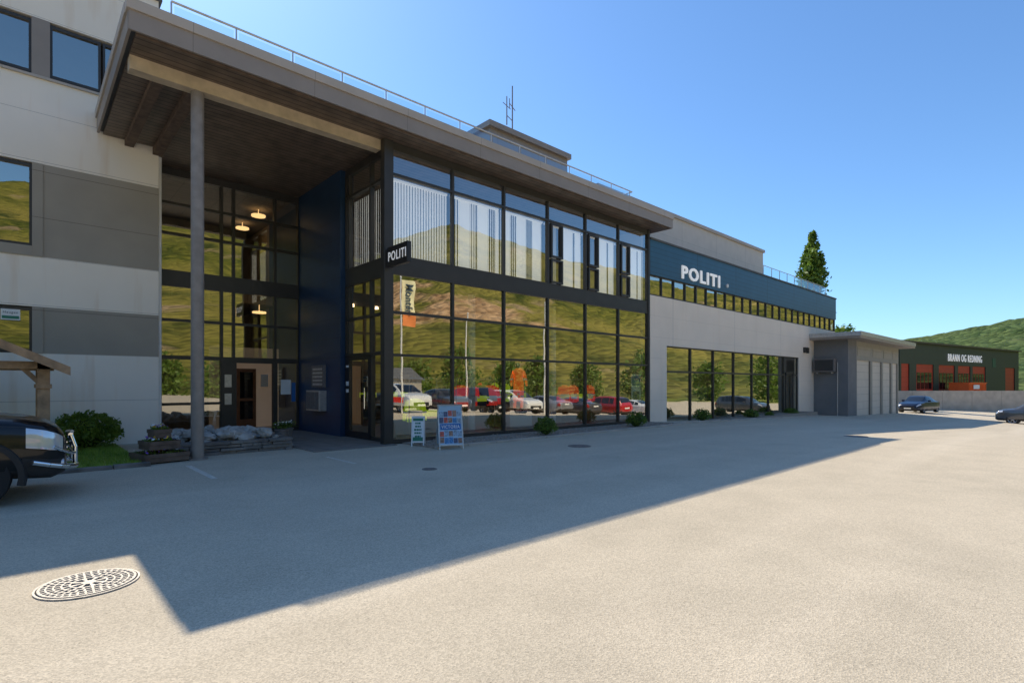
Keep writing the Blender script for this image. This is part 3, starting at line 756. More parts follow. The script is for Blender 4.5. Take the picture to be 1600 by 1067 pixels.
m = MB(); m.box(.3,12.1,-1.55,-.045,-.2,.03); m.box(12.1,28.8,-1.1,-.025,-.7,-.1); gv = m.obj('gravel_bed', GRAVEL); gv['kind']='structure'
m = MB()
for _ in range(2600):
    x=R.uniform(.35,28.6); y=R.uniform(-1.5,-.1) if x<12 else R.uniform(-1.05,-.1); s=R.uniform(.012,.035); z=.03 if x<12.1 else -.1
    T=Matrix.Translation((x,y,z))@Matrix.Rotation(R.uniform(0,3),4,Vector((R.random(),R.random(),1)).normalized())
    m.box(-s,s,-s*.7,s*.7,-s*.5,s*.5,T=T)
st = m.obj('gravel', GRAVEL); st['kind']='stuff'
m = MB(); x=.3
while x<28.6:
    y=-1.55 if x<12 else -1.1; z=gz(x,y)
    m.box(x,x+.96,y-.12,y-.002,z-.3,z+.06); x+=.98
tag(m.obj('kerb', CONC, bevel=.01),'low concrete kerb edging the gravel bed','kerb')
WL = pmat('worn_line',(.66,.60,.50),.8,var=.3,nscale=20)
for x0,x1,y0,y1 in [(-4.9,-4.8,-2.6,-.6),(-2.35,-2.27,-2.6,-1.2)]:
    q=MB(); q.face([(x0,y0,.004),(x1,y0,.004),(x1,y1,.004),(x0,y1,.004)]); o=q.obj('parking_line', WL); o['kind']='structure'

SP = thing('stone_planter','low dry stacked slate planter ring beside the column','planter',(-3.6,1.9,0))
m = MB()
X0,X1,Y0,Y1 = -4.95,-2.35,.75,3.0
for lay in range(4):
    z=lay*.075
    for side in range(4):
        L2 = (X1-X0) if side%2==0 else (Y1-Y0); t=0
        while t<L2:
            w_=min(R.uniform(.18,.6),L2-t); j=R.uniform(-.08,.04); dd=.26
            h=R.uniform(.055,.072)
            if side==0: m.box(X0+t,X0+t+w_-.012,Y0+j,Y0+dd,z,z+h)
            elif side==2: m.box(X0+t,X0+t+w_-.012,Y1-dd,Y1-j,z,z+h)
            elif side==1: m.box(X1-dd,X1-j,Y0+t+.001,Y0+t+w_-.012,z+.002,z+h+.002)
            else: m.box(X0+j,X0+dd,Y0+t+.001,Y0+t+w_-.012,z+.002,z+h+.002)
            t+=w_
m.obj('stone_ring', SLATE, SP, bevel=.012)
MB().box(X0+.25,X1-.25,Y0+.25,Y1-.25,0,.22).obj('soil', GRAVEL, SP)
for k in range(64):
    x=R.uniform(X0+.2,X1-.2); y=R.uniform(Y0+.18,Y1-.2); s=R.uniform(.08,.19)
    q=MB(); rows=[]; sd=R.uniform(0,50); fl=R.uniform(.55,.85); el=R.uniform(1.0,1.5)
    for i in range(9):
        ph=math.pi*i/8; row=[]
        for j in range(14):
            d=Vector((math.cos(2*math.pi*j/14)*math.sin(ph),math.sin(2*math.pi*j/14)*math.sin(ph),math.cos(ph)))
            kf=1+.55*noise.noise(d*1.5+Vector((sd,0,0)))+.15*noise.noise(d*4+Vector((0,sd,0))); row.append(tuple(Vector((d.x*el,d.y,d.z*fl))*s*kf))
        rows.append(row)
    q.grid(rows,closed=True); o=q.obj('boulder', MARBLE, smooth=35); o.location=(x,y,.25+s*.5+(.09 if k%3==0 else 0)); o.rotation_euler=(R.uniform(-.5,.5),R.uniform(-.5,.5),R.uniform(0,3))
    tag(o,'pale rough boulder lying in the slate planter','stone','pale boulders in the planter')
FP = thing('tiered_flower_planter','three tier wooden flower planter with pansies','planter',(-5.15,.45,0),rot=.2)
m = MB()
for k,(s,z) in enumerate([(.40,0.03),(.28,.27),(.16,.5)]):
    for a in range(4):
        T=Matrix.Rotation(a*math.pi/2,4,'Z'); m.box(-s,s-.021,s-.02,s,z,z+.09,T=T); m.box(-s-.012,s-.009,s-.005,s+.012,z+.095,z+.17,T=T)
m.box(-.05,.05,-.05,.05,0,.62)
m.obj('planter_box', WOODD, FP, local=True)
m = MB()
for k,(s,z) in enumerate([(.38,.14),(.26,.38),(.14,.61)]): m.box(-s,s,-s,s,z-.08,z-.01)
m.obj('soil', RUBBER, FP, local=True)
m = MB()
def ff(s,z):
    return lambda: Vector((R.uniform(-s,s),R.uniform(-s,s),z+R.uniform(0,.08)))
for s,z in [(.38,.15),(.26,.40),(.13,.64)]: leaf_cloud(m,300,ff(s,z),.025)
m.obj('leaves', LEAF, FP, local=True)
for cn,cc in [('white_flowers',(.8,.8,.75)),('purple_flowers',(.22,.08,.5)),('yellow_flowers',(.85,.55,.03))]:
    m = MB()
    for s,z in [(.38,.23),(.26,.47),(.13,.71)]: leaf_cloud(m,16,ff(s,z-.02),.035)
    o = m.obj(cn, pmat(cn,cc,.6), FP, local=True); o['kind']='stuff'
for (x,y,r) in [(-2.05,2.3,.17),(-1.75,2.7,.16)]:
    PT = thing('flower_pot','round grey pot with small white flowers','flower pot',(x,y,.02),group='flower pots by the entrance')
    m=MB(); m.cyl((0,0,0),(0,0,.32),r*.75,r,18); m.cyl((0,0,.32),(0,0,.35),r*1.08,r*1.08,18); m.obj('pot',CASTG,PT,local=True,smooth=40)
    m=MB(); leaf_cloud(m,220,lambda: Vector((R.gauss(0,r*.55),R.gauss(0,r*.55),.38+R.uniform(0,.16))),.03); m.obj('leaves',LEAF,PT,local=True)
    m=MB(); leaf_cloud(m,40,lambda: Vector((R.gauss(0,r*.5),R.gauss(0,r*.5),.48+R.uniform(0,.08))),.022); m.obj('flowers',WPAINT,PT,local=True)

# ------------------------------------------------------------------ wooden shelter
SH = thing('wooden_shelter','small timber shelter with shingled gable roof','shelter',(-8.7,1.5,0))
m = MB()
for x in (-6.95,-10.4):
    for y in (.75,2.3): m.box(x-.09,x+.09,y-.09,y+.09,0,2.0); m.box(x-.13,x+.13,y-.13,y+.13,.0,.12); m.box(x-.115,x+.115,y-.115,y+.115,1.52,1.6)
m.box(-10.6,-6.75,.66,.84,1.88,2.02); m.box(-10.6,-6.75,2.23,2.37,1.88,2.02)
for sx in (1,-1):
    T=Matrix.Translation((-6.95 if sx==1 else -10.4,.75,1.55))@Matrix.Rotation(-rad(40)*sx,4,'Y'); m.box(-.04,.04,-.05,.05,0,.5,T=T)
m.obj('timber_frame', WOOD, SH)
m = MB()
E=1.86; RZ=2.9; cx=-8.68
for sx in (1,-1):
    ex=cx+sx*2.08
    a=[(cx,.35,RZ),(ex,.35,E),(ex,2.7,E),(cx,2.7,RZ)]; b=[(p[0],p[1],p[2]+.07) for p in a]
    m.face(b); m.face(a[::-1]); m.face([a[0],a[1],b[1],b[0]]); m.face([a[1],a[2],b[2],b[1]]); m.face([a[3],a[2],b[2],b[3]])
m.obj('shingle_roof', SHINGLE, SH)
for sx in (1,-1):
    m = MB(); ex=cx+sx*2.1
    m.face([(cx,.33,RZ-.1),(ex,.33,E-.1),(ex,.33,E+.06),(cx,.33,RZ+.06)]); m.face([(cx,.30,RZ-.1),(ex,.30,E-.1),(ex,.30,E+.06),(cx,.30,RZ+.06)]); m.face([(ex,.30,E-.1),(ex,.33,E-.1),(ex,.33,E+.06),(ex,.30,E+.06)]); m.face([(cx,.30,RZ+.06),(ex,.30,E+.06),(ex,.33,E+.06),(cx,.33,RZ+.06)])
    m.obj('barge_board', WOOD, SH)

# ------------------------------------------------------------------ A-boards
PORT=[pmat('portrait',c,.4,var=.5,nscale=25) for c in [(.08,.25,.5),(.6,.42,.34),(.1,.12,.2),(.6,.12,.08),(.3,.4,.5),(.35,.2,.14)]]
def aboard(name,label,x,y,w_,h_,yaw,kind):
    t = thing(name,label,'sign',(x,y,gz(x,y)),rot=yaw)
    tilt = rad(12)
    for s in (1,-1):
        T = Matrix.Translation((0,s*-.2,0)) @ Matrix.Rotation(-tilt*s,4,'X')
        m=MB(); f=.03
        m.box(-w_/2,-w_/2+f,-.012,.012,0,h_,T=T); m.box(w_/2-f,w_/2,-.012,.012,0,h_,T=T)
        m.box(-w_/2+f,w_/2-f,-.011,.011,h_-f,h_,T=T); m.box(-w_/2+f,w_/2-f,-.011,.011,.10,.10+f,T=T)
        m.obj('frame', GALV if kind==0 else WPAINT, t, local=True)
        m=MB(); m.box(-w_/2+f,w_/2-f,-.006,.006,.10+f,h_-f,T=T); p=m.obj('poster', PAPER if kind else pmat('poster_pale_blue',(.42,.62,.80),.4,var=.1), t, local=True)
        if s==1:
            if kind==0:
                pw=w_-2*f; px0=-w_/2+f
                for r_ in range(5):
                    for c_ in range(5):
                        if r_==2 : continue
                        z=.16+r_*.165+R.uniform(-.01,.01)
                        MB().box(px0+.006+c_*pw/5,px0+c_*pw/5+pw/5-.006,-.010,-.007,z,z+R.uniform(.12,.152),T=T).obj('portrait_print', PORT[R.randrange(6)], p, local=True)
                m=MB(); m.box(px0+.02,px0+pw-.02,-.012,-.0105,.49,.64,T=T); m.obj('title_band', PBLUE, p, local=True)
                lettering('VICTORIA',.46,.085,.003,T@mtx((-.23,-.0125,.52),(1,0,0),(0,0,1)),WPAINT,p,bold=.01,mtxlocal=True)
            else:
                MB().box(-w_/2+f+.005,w_/2-f-.005,-.009,-.0065,.14,.24,T=T).obj('green_band', PGREEN, p, local=True)
                MB().box(-w_/2+f+.005,w_/2-f-.005,-.009,-.0065,h_-.12,h_-.05,T=T).obj('green_band', PGREEN, p, local=True)
                m=MB()
                for r_ in range(5):
                    z=h_-.20-r_*.085; ww=R.uniform(.14,.20); q=-ww/2
                    while q<ww/2:
                        l=R.uniform(.03,.07); m.box(q,min(q+l-.01,ww/2),-.010,-.007,z,z+.045,T=T); q+=l
                o = m.obj('print', PGREEN, p, local=True); o['kind']='stuff'
    return t
cam=Vector((-7.256,-12.65,1.6))
def faceyaw(x,y,off=0): return math.atan2(cam.y-y,cam.x-x)+math.pi/2+off
aboard('pavement_sign','tall A-board with blue portrait poster standing on asphalt',.55,-1.85,.62,1.12,faceyaw(.55,-1.85,.25),0)
aboard('pavement_sign','small white A-board with green lettering by the glass',.35,-.75,.33,.78,faceyaw(.35,-.75,-.1),1)

# ------------------------------------------------------------------ manholes
def arc(m,r0,r1,a0,a1,z0,z1,n=6,mt=0):
    for k in range(n):
        t0=a0+(a1-a0)*k/n; t1=a0+(a1-a0)*(k+1)/n
        q=[(r0*math.cos(t0),r0*math.sin(t0)),(r1*math.cos(t0),r1*math.sin(t0)),(r1*math.cos(t1),r1*math.sin(t1)),(r0*math.cos(t1),r0*math.sin(t1))]
        m.face([(x,y,z1) for x,y in q],mt)
        for a,b in ((0,1),(1,2),(2,3),(3,0)): m.face([(q[a][0],q[a][1],z0),(q[b][0],q[b][1],z0),(q[b][0],q[b][1],z1),(q[a][0],q[a][1],z1)],mt)
MH = thing('manhole_cover','pale round cast iron drain grate set in asphalt','manhole cover',(-6.86,-7.20,0))
MH.scale=(.77,.77,1)
m=MB(); arc(m,.0,.425,0,2*math.pi,.0,.006,48); m.obj('drain_pit',CASTD,MH,local=True)
m=MB(); arc(m,.422,.44,0,2*math.pi,.004,.012,48); m.obj('frame_ring',CAST,MH,local=True)
m=MB()
for r0,r1 in [(.385,.408),(.335,.350),(.275,.290),(.21,.226),(.145,.162),(.0,.06)]: arc(m,r0,r1,0,2*math.pi,.004,.018,44)
for (r0,r1,n) in [(.06,.145,8),(.162,.21,16),(.226,.275,24),(.290,.335,32),(.350,.385,36)]:
    for k in range(n):
        a=2*math.pi*(k+.25)/n; wdt=.0085/r0; arc(m,r0,r1,a-wdt,a+wdt,.005,.0175,1)
m.obj('grate',CAST,MH,local=True)
for (x,y,r) in [(11.9,-7.6,.33),(-1.6,-4.18,.14),(3.35,-3.65,.3)]:
    t=thing('manhole_cover','dull round cast iron manhole cover in asphalt','manhole cover',(x,y,gz(x,y)))
    m=MB(); arc(m,r*.88,r,0,2*math.pi,0,.01,32); m.obj('frame_ring',CASTG,t,local=True)
    m=MB(); arc(m,0,r*.86,0,2*math.pi,0,.007,32)
    for k in range(10): arc(m,r*.3,r*.75,k*.628,k*.628+.25,.004,.011,2)
    m.obj('lid',CASTG,t,local=True)

# ------------------------------------------------------------------ cars
def interp(tb,x):
    if x<=tb[0][0]: return tb[0][1]
    for (a,u),(b,v) in zip(tb[:-1],tb[1:]):
        if a<=x<=b:
            t=(x-a)/(b-a); return u+(v-u)*t
    return tb[-1][1]
SUV=dict(L=4.7,top=[(0,.95),(.06,1.12),(.38,1.55),(.7,1.64),(1.4,1.68),(2.4,1.67),(2.85,1.6),(3.2,1.42),(3.75,1.12),(4.2,1.06),(4.5,.98),(4.65,.86),(4.7,.7)],
 belt=[(0,.85),(.1,1.0),(1.5,1.06),(3.2,1.04),(3.75,1.02),(4.2,.98),(4.5,.90),(4.65,.78),(4.7,.6)],
 low=[(0,.5),(.15,.34),(.6,.27),(4.2,.27),(4.55,.28),(4.7,.36)],
 w=[(0,.74),(.12,.84),(.4,.90),(1,.93),(3.9,.93),(4.25,.91),(4.5,.85),(4.64,.76),(4.7,.64)],
 wt=[(0,.55),(.38,.62),(1,.67),(2.5,.67),(3.0,.66),(3.75,.76),(4.3,.76),(4.6,.66),(4.7,.5)],
 rw=.85,fw=3.78,r=.36,cowl=3.72,roof=2.75,rr=.62,rb=.12,pill=[(.75,1.15),(1.22,2.02),(2.1,3.1)])
OFF=dict(L=4.85,top=[(0,1.0),(.06,1.2),(.3,1.66),(.7,1.76),(1.4,1.80),(2.4,1.79),(2.85,1.72),(3.15,1.55),(3.7,1.22),(4.1,1.19),(4.4,1.15),(4.62,1.09),(4.76,1.01),(4.83,.92),(4.85,.84)],
 belt=[(0,.9),(.1,1.08),(1.5,1.08),(3.2,1.06),(3.7,1.06),(4.1,1.05),(4.4,1.02),(4.62,.97),(4.76,.91),(4.83,.85),(4.85,.78)],
 low=[(0,.55),(.15,.42),(.6,.34),(4.3,.34),(4.7,.30),(4.85,.36)],
 w=[(0,.8),(.12,.88),(.4,.93),(1,.96),(4.2,.96),(4.4,.94),(4.58,.89),(4.70,.82),(4.80,.71),(4.85,.60)],
 wt=[(0,.6),(.3,.66),(1,.7),(2.5,.7),(3.0,.7),(3.7,.82),(4.3,.82),(4.62,.74),(4.8,.60),(4.85,.5)],
 rw=.85,fw=3.92,r=.385,cowl=3.66,roof=2.72,rr=.55,rb=.1,pill=[(.7,1.15),(1.22,2.02),(2.1,3.1)])
SED=dict(L=4.6,top=[(0,.8),(.06,.98),(.55,1.06),(.8,1.12),(1.45,1.38),(2.0,1.45),(2.5,1.44),(2.75,1.38),(3.45,1.0),(4.0,.93),(4.4,.82),(4.55,.7),(4.6,.55)],
 belt=[(0,.74),(.1,.90),(1.5,.94),(3.3,.93),(3.5,.90),(4.0,.84),(4.4,.74),(4.55,.62),(4.6,.5)],
 low=[(0,.45),(.15,.3),(.6,.2),(4.2,.2),(4.5,.24),(4.6,.35)],
 w=[(0,.72),(.12,.82),(.4,.88),(1,.9),(3.8,.9),(4.15,.87),(4.35,.81),(4.5,.72),(4.6,.58)],
 wt=[(0,.55),(.6,.66),(1.45,.6),(2.5,.6),(2.8,.62),(3.45,.70),(4.2,.70),(4.5,.58),(4.6,.4)],
 rw=.85,fw=3.7,r=.33,cowl=3.42,roof=2.62,rr=1.5,rb=.75,pill=[(1.12,1.5),(1.58,2.2),(2.28,2.9)])
def ring(S,x):
    zl=interp(S['low'],x); zb=interp(S['belt'],x); zt=max(interp(S['top'],x),zb+.03); w=interp(S['w'],x); wt=min(interp(S['wt'],x),w*.93)
    H=zb-zl
    P=[(0,zl),(.8*w,zl),(.95*w,zl+.06),(.99*w,zl+.18*H),(w,zl+.42*H),(.995*w,zl+.62*H),(.985*w,zl+.86*H),(.955*w,zb)]
    g0=(.93*w,zb+.012); g1=(wt,zt-min(.06,(zt-zb)*.4))
    for t in (.0,.12,.5,.9,1.0): P.append((g0[0]+(g1[0]-g0[0])*t+.012*math.sin(math.pi*t), g0[1]+(g1[1]-g0[1])*t))
    P+= [(wt*.93,zt-min(.022,(zt-zb)*.15)),(wt*.8,zt-.006),(wt*.4,zt+.004),(0,zt+.006)]
    return P
def patch(m,S,xa,xb,i0,i1,side,off,mt=0,n=8):
    rows=[]
    for k in range(n+1):
        x=xa+(xb-xa)*k/n; P=ring(S,x); row=[]
        for i in range(i0,i1+1):
            a=P[max(0,i-1)]; b=P[min(len(P)-1,i+1)]; t=Vector((b[0]-a[0],b[1]-a[1]))
            nn=Vector((t.y,-t.x)); nn = nn.normalized() if nn.length>0 else Vector((0,1))
            row.append((x,side*(P[i][0]+nn.x*off),P[i][1]+nn.y*off))
        rows.append(row)
    m.grid(rows,mt)
def build_car(name,label,S,paint,loc,rot,group=None,detail=False,cat='car',band=None):
    t=thing(name,label,cat,loc,rot=rot,group=group)
    xs=sorted(set([round(S['L']*k/60,3) for k in range(61)]+[p[0] for p in S['top']]))
    m=MB(); rows=[]
    for x in xs:
        P=ring(S,x); row=[(x,p[0],p[1]) for p in P]+[(x,-p[0],p[1]) for p in reversed(P[1:-1])]; rows.append(row)
    m.grid(rows,closed=True); m.face(rows[0][::-1]); m.face(rows[-1])
    m.v=[(v[0]-S['L']/2,v[1],v[2]) for v in m.v]
    body=m.obj('body',[paint,DARKPL],t,local=True,smooth=38)
    cuts=[]
    for ax in (S['rw'],S['fw']):
        q=MB(); q.cyl((ax-S['L']/2,-1.3,S['r']),(ax-S['L']/2,1.3,S['r']),S['r']+.055,n=36)
        co=q.obj('cut',DARKPL); bm=bmesh.new(); bm.from_mesh(co.data); bmesh.ops.recalc_face_normals(bm,faces=bm.faces); bm.to_mesh(co.data); bm.free(); cuts.append(co)
        md=body.modifiers.new('b','BOOLEAN'); md.operation='DIFFERENCE'; md.object=co; md.solver='EXACT'
    dg=bpy.context.evaluated_depsgraph_get(); dg.update()
    me=bpy.data.meshes.new_from_object(body.evaluated_get(dg)); body.modifiers.clear(); body.data=me
    for c in cuts: bpy.data.objects.remove(c)
    while len(me.materials)<2: me.materials.append(DARKPL)
    for p in me.polygons:
        c=p.center; p.material_index=0
        for ax in (S['rw'],S['fw']):
            d=math.hypot(c.x-(ax-S['L']/2),c.z-S['r'])
            if abs(d-(S['r']+.055))<.012 and abs(p.normal.y)<.3: p.material_index=1
        if c.z<interp(S['low'],c.x+S['L']/2)+.1: p.material_index=1
    def fin(m,name,mat,sm=60):
        m.v=[(v[0]-S['L']/2,v[1],v[2]) for v in m.v]; return m.obj(name,mat,t,local=True,smooth=sm)
    for s in (1,-1):
        for a,b in S['pill']:
            m=MB(); patch(m,S,a,b,9,11,s,.006); fin(m,'side_window',CARGLASS)
        if band:
            m=MB(); patch(m,S,.5,S['L']-.5,4,6,s,.005,n=30); fin(m,'side_stripe',band)
    m=MB()
    for s in (1,-1): patch(m,S,S['roof']+.03,S['cowl']-.02,13,16,s,.006,n=10)
    fin(m,'windscreen',CARGLASS)
    m=MB()
    for s in (1,-1): patch(m,S,S['rb'],S['rr']-.08,13,16,s,.006,n=10)
    fin(m,'rear_window',CARGLASS)
    L_=S['L']
    for s in (1,-1):
        if detail:
            m=MB(); patch(m,S,L_-.42,L_-.03,5,7,s,.008); fin(m,'headlight',LAMPG)
            m=MB(); patch(m,S,L_-.46,L_-.01,2,4,s,.012); fin(m,'bumper_corner',DARKPL)
            m=MB(); patch(m,S,3.72,L_-.06,7,8,s,.004,n=14); fin(m,'bonnet_seam',DARKPL)
        else: m=MB(); patch(m,S,L_-.42,L_-.04,6,9,s,.006); fin(m,'headlight',LAMPG)
        m=MB(); patch(m,S,.02,.2,5,8,s,.006); fin(m,'tail_light',REDL)
        for dxx in (S['pill'][0][1]+.04,S['pill'][1][1]+.04,S['pill'][2][1]+.1):
            m=MB(); patch(m,S,dxx-.006,dxx+.006,3,7,s,.002,n=1); fin(m,'door_seam',DARKPL)
        m=MB(); mx=S['pill'][2][1]-.1; P=ring(S,mx); zb=P[7][1]; m.box(mx-.05,mx+.08,s*P[7][0],s*(P[7][0]+.2),zb+.03,zb+.17); fin(m,'wing_mirror',paint)
        m=MB(); patch(m,S,S['rw']+.45,S['fw']-.45,1,3,s,.012); fin(m,'sill',DARKPL)
        for hx in (S['pill'][1][0]+.15,S['pill'][2][0]+.15):
            m=MB(); P=ring(S,hx); m.box(hx-.09,hx+.09,s*(P[6][0]-.01),s*(P[6][0]+.03),P[6][1]-.03,P[6][1]-.005); fin(m,'door_handle',paint)
        if detail:
            for ax in (S['rw'],S['fw']):
                yo=s*(interp(S['w'],ax)+.025); yi=s*(interp(S['w'],ax)-.06); r0=S['r']+.05; r1=S['r']+.115; m=MB(); n=22
                for k in range(n):
                    a0=math.pi*(-.08+1.16*k/n); a1=math.pi*(-.08+1.16*(k+1)/n)
                    pp=lambda r_,a_,y_: (ax+r_*math.cos(a_),y_,S['r']+r_*math.sin(a_))
                    m.face([pp(r0,a0,yo),pp(r1,a0,yo),pp(r1,a1,yo),pp(r0,a1,yo)]); m.face([pp(r1,a0,yo),pp(r1,a1,yo),pp(r1+.03,a1,yi),pp(r1+.03,a0,yi)]); m.face([pp(r0,a0,yo),pp(r0,a1,yo),pp(r0,a1,yi),pp(r0,a0,yi)])
                fin(m,'wheel_arch_trim',DARKPL,30)
    wE=interp(S['w'],L_); zl=interp(S['low'],L_)
    if detail:
        m=MB(); m.box(L_-.01,L_+.02,-.42,.42,.56,.80); g_=fin(m,'grille',DARKPL)
        for k in range(3):
            m=MB(); m.box(L_+.021,L_+.03,-.40,.40,.60+k*.075,.62+k*.075)
            m.v=[(v[0]-S['L']/2,v[1],v[2]) for v in m.v]; m.obj('grille_bar',CHROME,g_,local=True)
        m=MB(); m.box(L_+.02,L_+.03,-.26,.26,.42,.53); fin(m,'number_plate',PAPER)
    else:
        m=MB(); zg=zl+.05
        for k in range(4): m.box(L_-.01,L_+.012,-wE*.6,wE*.6,zg+k*.045,zg+.025+k*.045)
        m.box(L_-.01,L_+.004,-wE*.8,wE*.8,zl+.02,zl+.23); fin(m,'grille',DARKPL)
        m=MB(); m.box(L_+.012,L_+.02,-.26,.26,zl+.02,zl+.12); fin(m,'number_plate',PAPER)
    m=MB(); m.box(-.02,-.005,-.26,.26,.72,.82); fin(m,'number_plate',PAPER)
    for ax in (S['rw'],S['fw']):
        for s in (1,-1):
            yc=s*(interp(S['w'],ax)-.125); r=S['r']; X=ax-L_/2
            m=MB(); prof=[(r*.66,-.11),(r*.93,-.115),(r*.99,-.085),(r,0),(r*.99,.085),(r*.93,.115),(r*.66,.11)]; rows=[]
            for a_,b_ in prof: rows.append([(X+a_*math.cos(2*math.pi*k/32),yc+b_,r+a_*math.sin(2*math.pi*k/32)) for k in range(32)])
            m.grid(rows,closed=True); wh=m.obj('wheel',RUBBER,t,local=True,smooth=50)
            m=MB(); ro=s*.085
            for k in range(32):
                a0=2*math.pi*k/32; a1=2*math.pi*(k+1)/32
                m.face([(X+r*.67*math.cos(a0),yc+s*.1,r+r*.67*math.sin(a0)),(X+r*.67*math.cos(a1),yc+s*.1,r+r*.67*math.sin(a1)),(X+r*.58*math.cos(a1),yc+ro,r+r*.58*math.sin(a1)),(X+r*.58*math.cos(a0),yc+ro,r+r*.58*math.sin(a0))])
                m.face([(X+r*.58*math.cos(a0),yc+ro,r+r*.58*math.sin(a0)),(X+r*.58*math.cos(a1),yc+ro,r+r*.58*math.sin(a1)),(X+r*.58*math.cos(a1),yc,r+r*.58*math.sin(a1)),(X+r*.58*math.cos(a0),yc,r+r*.58*math.sin(a0))])
            for k in range(5):
                a=2*math.pi*k/5+.3
                for da in (-.16,.16):
                    c0=Vector((X+math.cos(a)*.05,yc+s*.09,r+math.sin(a)*.05)); c1=Vector((X+math.cos(a+da)*r*.62,yc+s*.085,r+math.sin(a+da)*r*.62)); m.cyl(c0,c1,.022,.016,6)
            m.cyl((X,yc+s*.04,r),(X,yc+s*.1,r),.055,.05,16); m.obj('rim',RIMM,wh,local=True)
            m=MB(); m.cyl((X,yc-s*.02,r),(X,yc+s*.01,r),r*.6,r*.6,24); m.obj('brake_disc',DARKPL,wh,local=True)
    if detail:
        m=MB()
        def arcp(z,rx,wd,drop):
            pts=[]
            for k in range(21):
                a=-1+2*k/20; y=a*wd; x=L_+rx-drop*abs(a)**4; pts.append((x,y,z+.14*abs(a)**5))
            return pts
        m.tube(arcp(.42,.14,.97,.50),.036,12)
        m.tube(arcp(.60,.12,.80,.26),.024,12)
        for y in (-.36,.36): m.tube([(L_-.1,y,.42),(L_+.12,y,.42),(L_+.12,y,.68),(L_+.07,y,.86)],.03,12)
        m.tube([(L_+.07,-.36,.86),(L_+.10,0,.88),(L_+.07,.36,.86)],.03,12)
        fin(m,'bull_bar',CHROME,50)
        for s in (1,-1):
            m=MB(); m.cyl((L_-.14,s*.66,.50),(L_-.02,s*.66,.50),.055,.055,16); fin(m,'fog_lamp',LAMPG,40)
            m=MB(); m.tube([(.9,s*.62,1.76),(1.0,s*.62,1.84),(2.5,s*.62,1.84),(2.6,s*.62,1.76)],.018,8); fin(m,'roof_rail',CHROME,50)
    return t
def paint(name,c,metal=.2,coat=1,spec=.5): return pmat(name,c,.28,metal=metal,var=.03,coat=coat,spec=spec)
KBL=paint('car_paint_black',(.005,.005,.006),0,.55,.25); KBU=paint('car_paint_blue',(.008,.018,.050),.1,.6,.3); KSI=paint('car_paint_silver',(.36,.37,.39),.5)
KWH=paint('car_paint_white',(.80,.80,.79),0); KRE=paint('car_paint_red',(.45,.012,.012),0); KGR=paint('car_paint_grey',(.09,.095,.105),.4)
build_car('parked_car','black off-road car with chrome bull bar by the lawn',OFF,KBL,(-9.22,-2.15,0),0,detail=True)
build_car('parked_car','dark blue saloon car parked near the garages',SED,KBU,(50.5,-2.2,gz(50.5,-2.2)),rad(171))
build_car('parked_car','dark grey off-road car parked at the yard edge',SUV,KGR,(44,-10.2,gz(44,-10.2)),rad(90))
row=[(9.3,SUV,KWH,'white',REDC),(12.4,SED,KGR,'grey',None),(15.4,SUV,KBL,'black',None),(18.5,SUV,KWH,'white',None),(21.7,SED,KSI,'silver',None),(25.0,SED,KGR,'dark grey',None),(29,SUV,KRE,'red',None),(33,SED,KWH,'white',None)]
for x,S,k,cn,bd in row:
    build_car('parked_car','%s car parked in the row facing the glass facade'%cn,S,k,(x,-15.3,gz(x,-15.3)),rad(90 if x<20 else -90),group='cars parked across the yard',band=bd)

# ------------------------------------------------------------------ flagpoles
def pole(x,y,h,flag):
    t=thing('flagpole','white flagpole with orange and yellow banner' if flag else 'bare white flagpole across the yard','flagpole',(x,y,gz(x,y)),group='flagpoles across the yard')
    MB().cyl((0,0,0),(0,0,h),.06,.035,12).cyl((0,0,h),(0,0,h+.1),.06,.02,12).obj('pole',WPAINT,t,local=True,smooth=40)
    if flag:
        b=MB(); rows=[[( .08+.85*k/10, .05*math.sin(k*.6+z), h-2.7+z*.26) for k in range(11)] for z in range(11)]
        b.grid(rows[:4],0); b.grid(rows[3:],1); ban=b.obj('banner',[pmat('banner_orange_glow',(.90,.27,.07),.7,emit=.2),pmat('banner_cream_glow',(.95,.82,.48),.7,emit=.25)],t,local=True,smooth=60)  # both banner colours glow by emission, brightening the cloth
        lettering('Montér',1.7,.5,.01,mtx((.28,.09,h-.35),(0,0,-1),(1,0,0)),PTXT,ban,bold=.02,mtxlocal=True,space=1.05)
pole(8.4,-13.6,7.6,True); pole(13.2,-13.8,6.2,False); pole(20.2,-13.8,8,False)

# ------------------------------------------------------------------ shop interior
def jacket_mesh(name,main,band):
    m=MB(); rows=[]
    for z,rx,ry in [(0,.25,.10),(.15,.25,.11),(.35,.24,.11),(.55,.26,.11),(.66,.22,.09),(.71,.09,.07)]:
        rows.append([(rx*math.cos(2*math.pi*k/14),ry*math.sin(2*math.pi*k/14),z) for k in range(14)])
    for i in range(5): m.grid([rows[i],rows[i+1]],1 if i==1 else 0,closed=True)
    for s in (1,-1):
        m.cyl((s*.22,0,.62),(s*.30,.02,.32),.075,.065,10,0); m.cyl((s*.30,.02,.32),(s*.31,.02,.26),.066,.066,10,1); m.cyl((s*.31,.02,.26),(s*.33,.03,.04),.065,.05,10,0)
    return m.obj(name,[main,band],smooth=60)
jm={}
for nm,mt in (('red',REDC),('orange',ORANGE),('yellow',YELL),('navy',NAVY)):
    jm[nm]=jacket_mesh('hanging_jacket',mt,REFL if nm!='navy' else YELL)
used=set()
def jack(nm,x,y,z,rot,sc=1):
    src=jm[nm]
    if nm in used: o=src.copy(); COL.objects.link(o)
    else: o=src; used.add(nm)
    o.location=(x,y,z); o.rotation_euler=(0,0,rot); o.scale=(sc,sc,sc)
    tag(o,'%s work jacket with reflective bands hanging on a rail'%nm,'jacket','work jackets on shop rails')
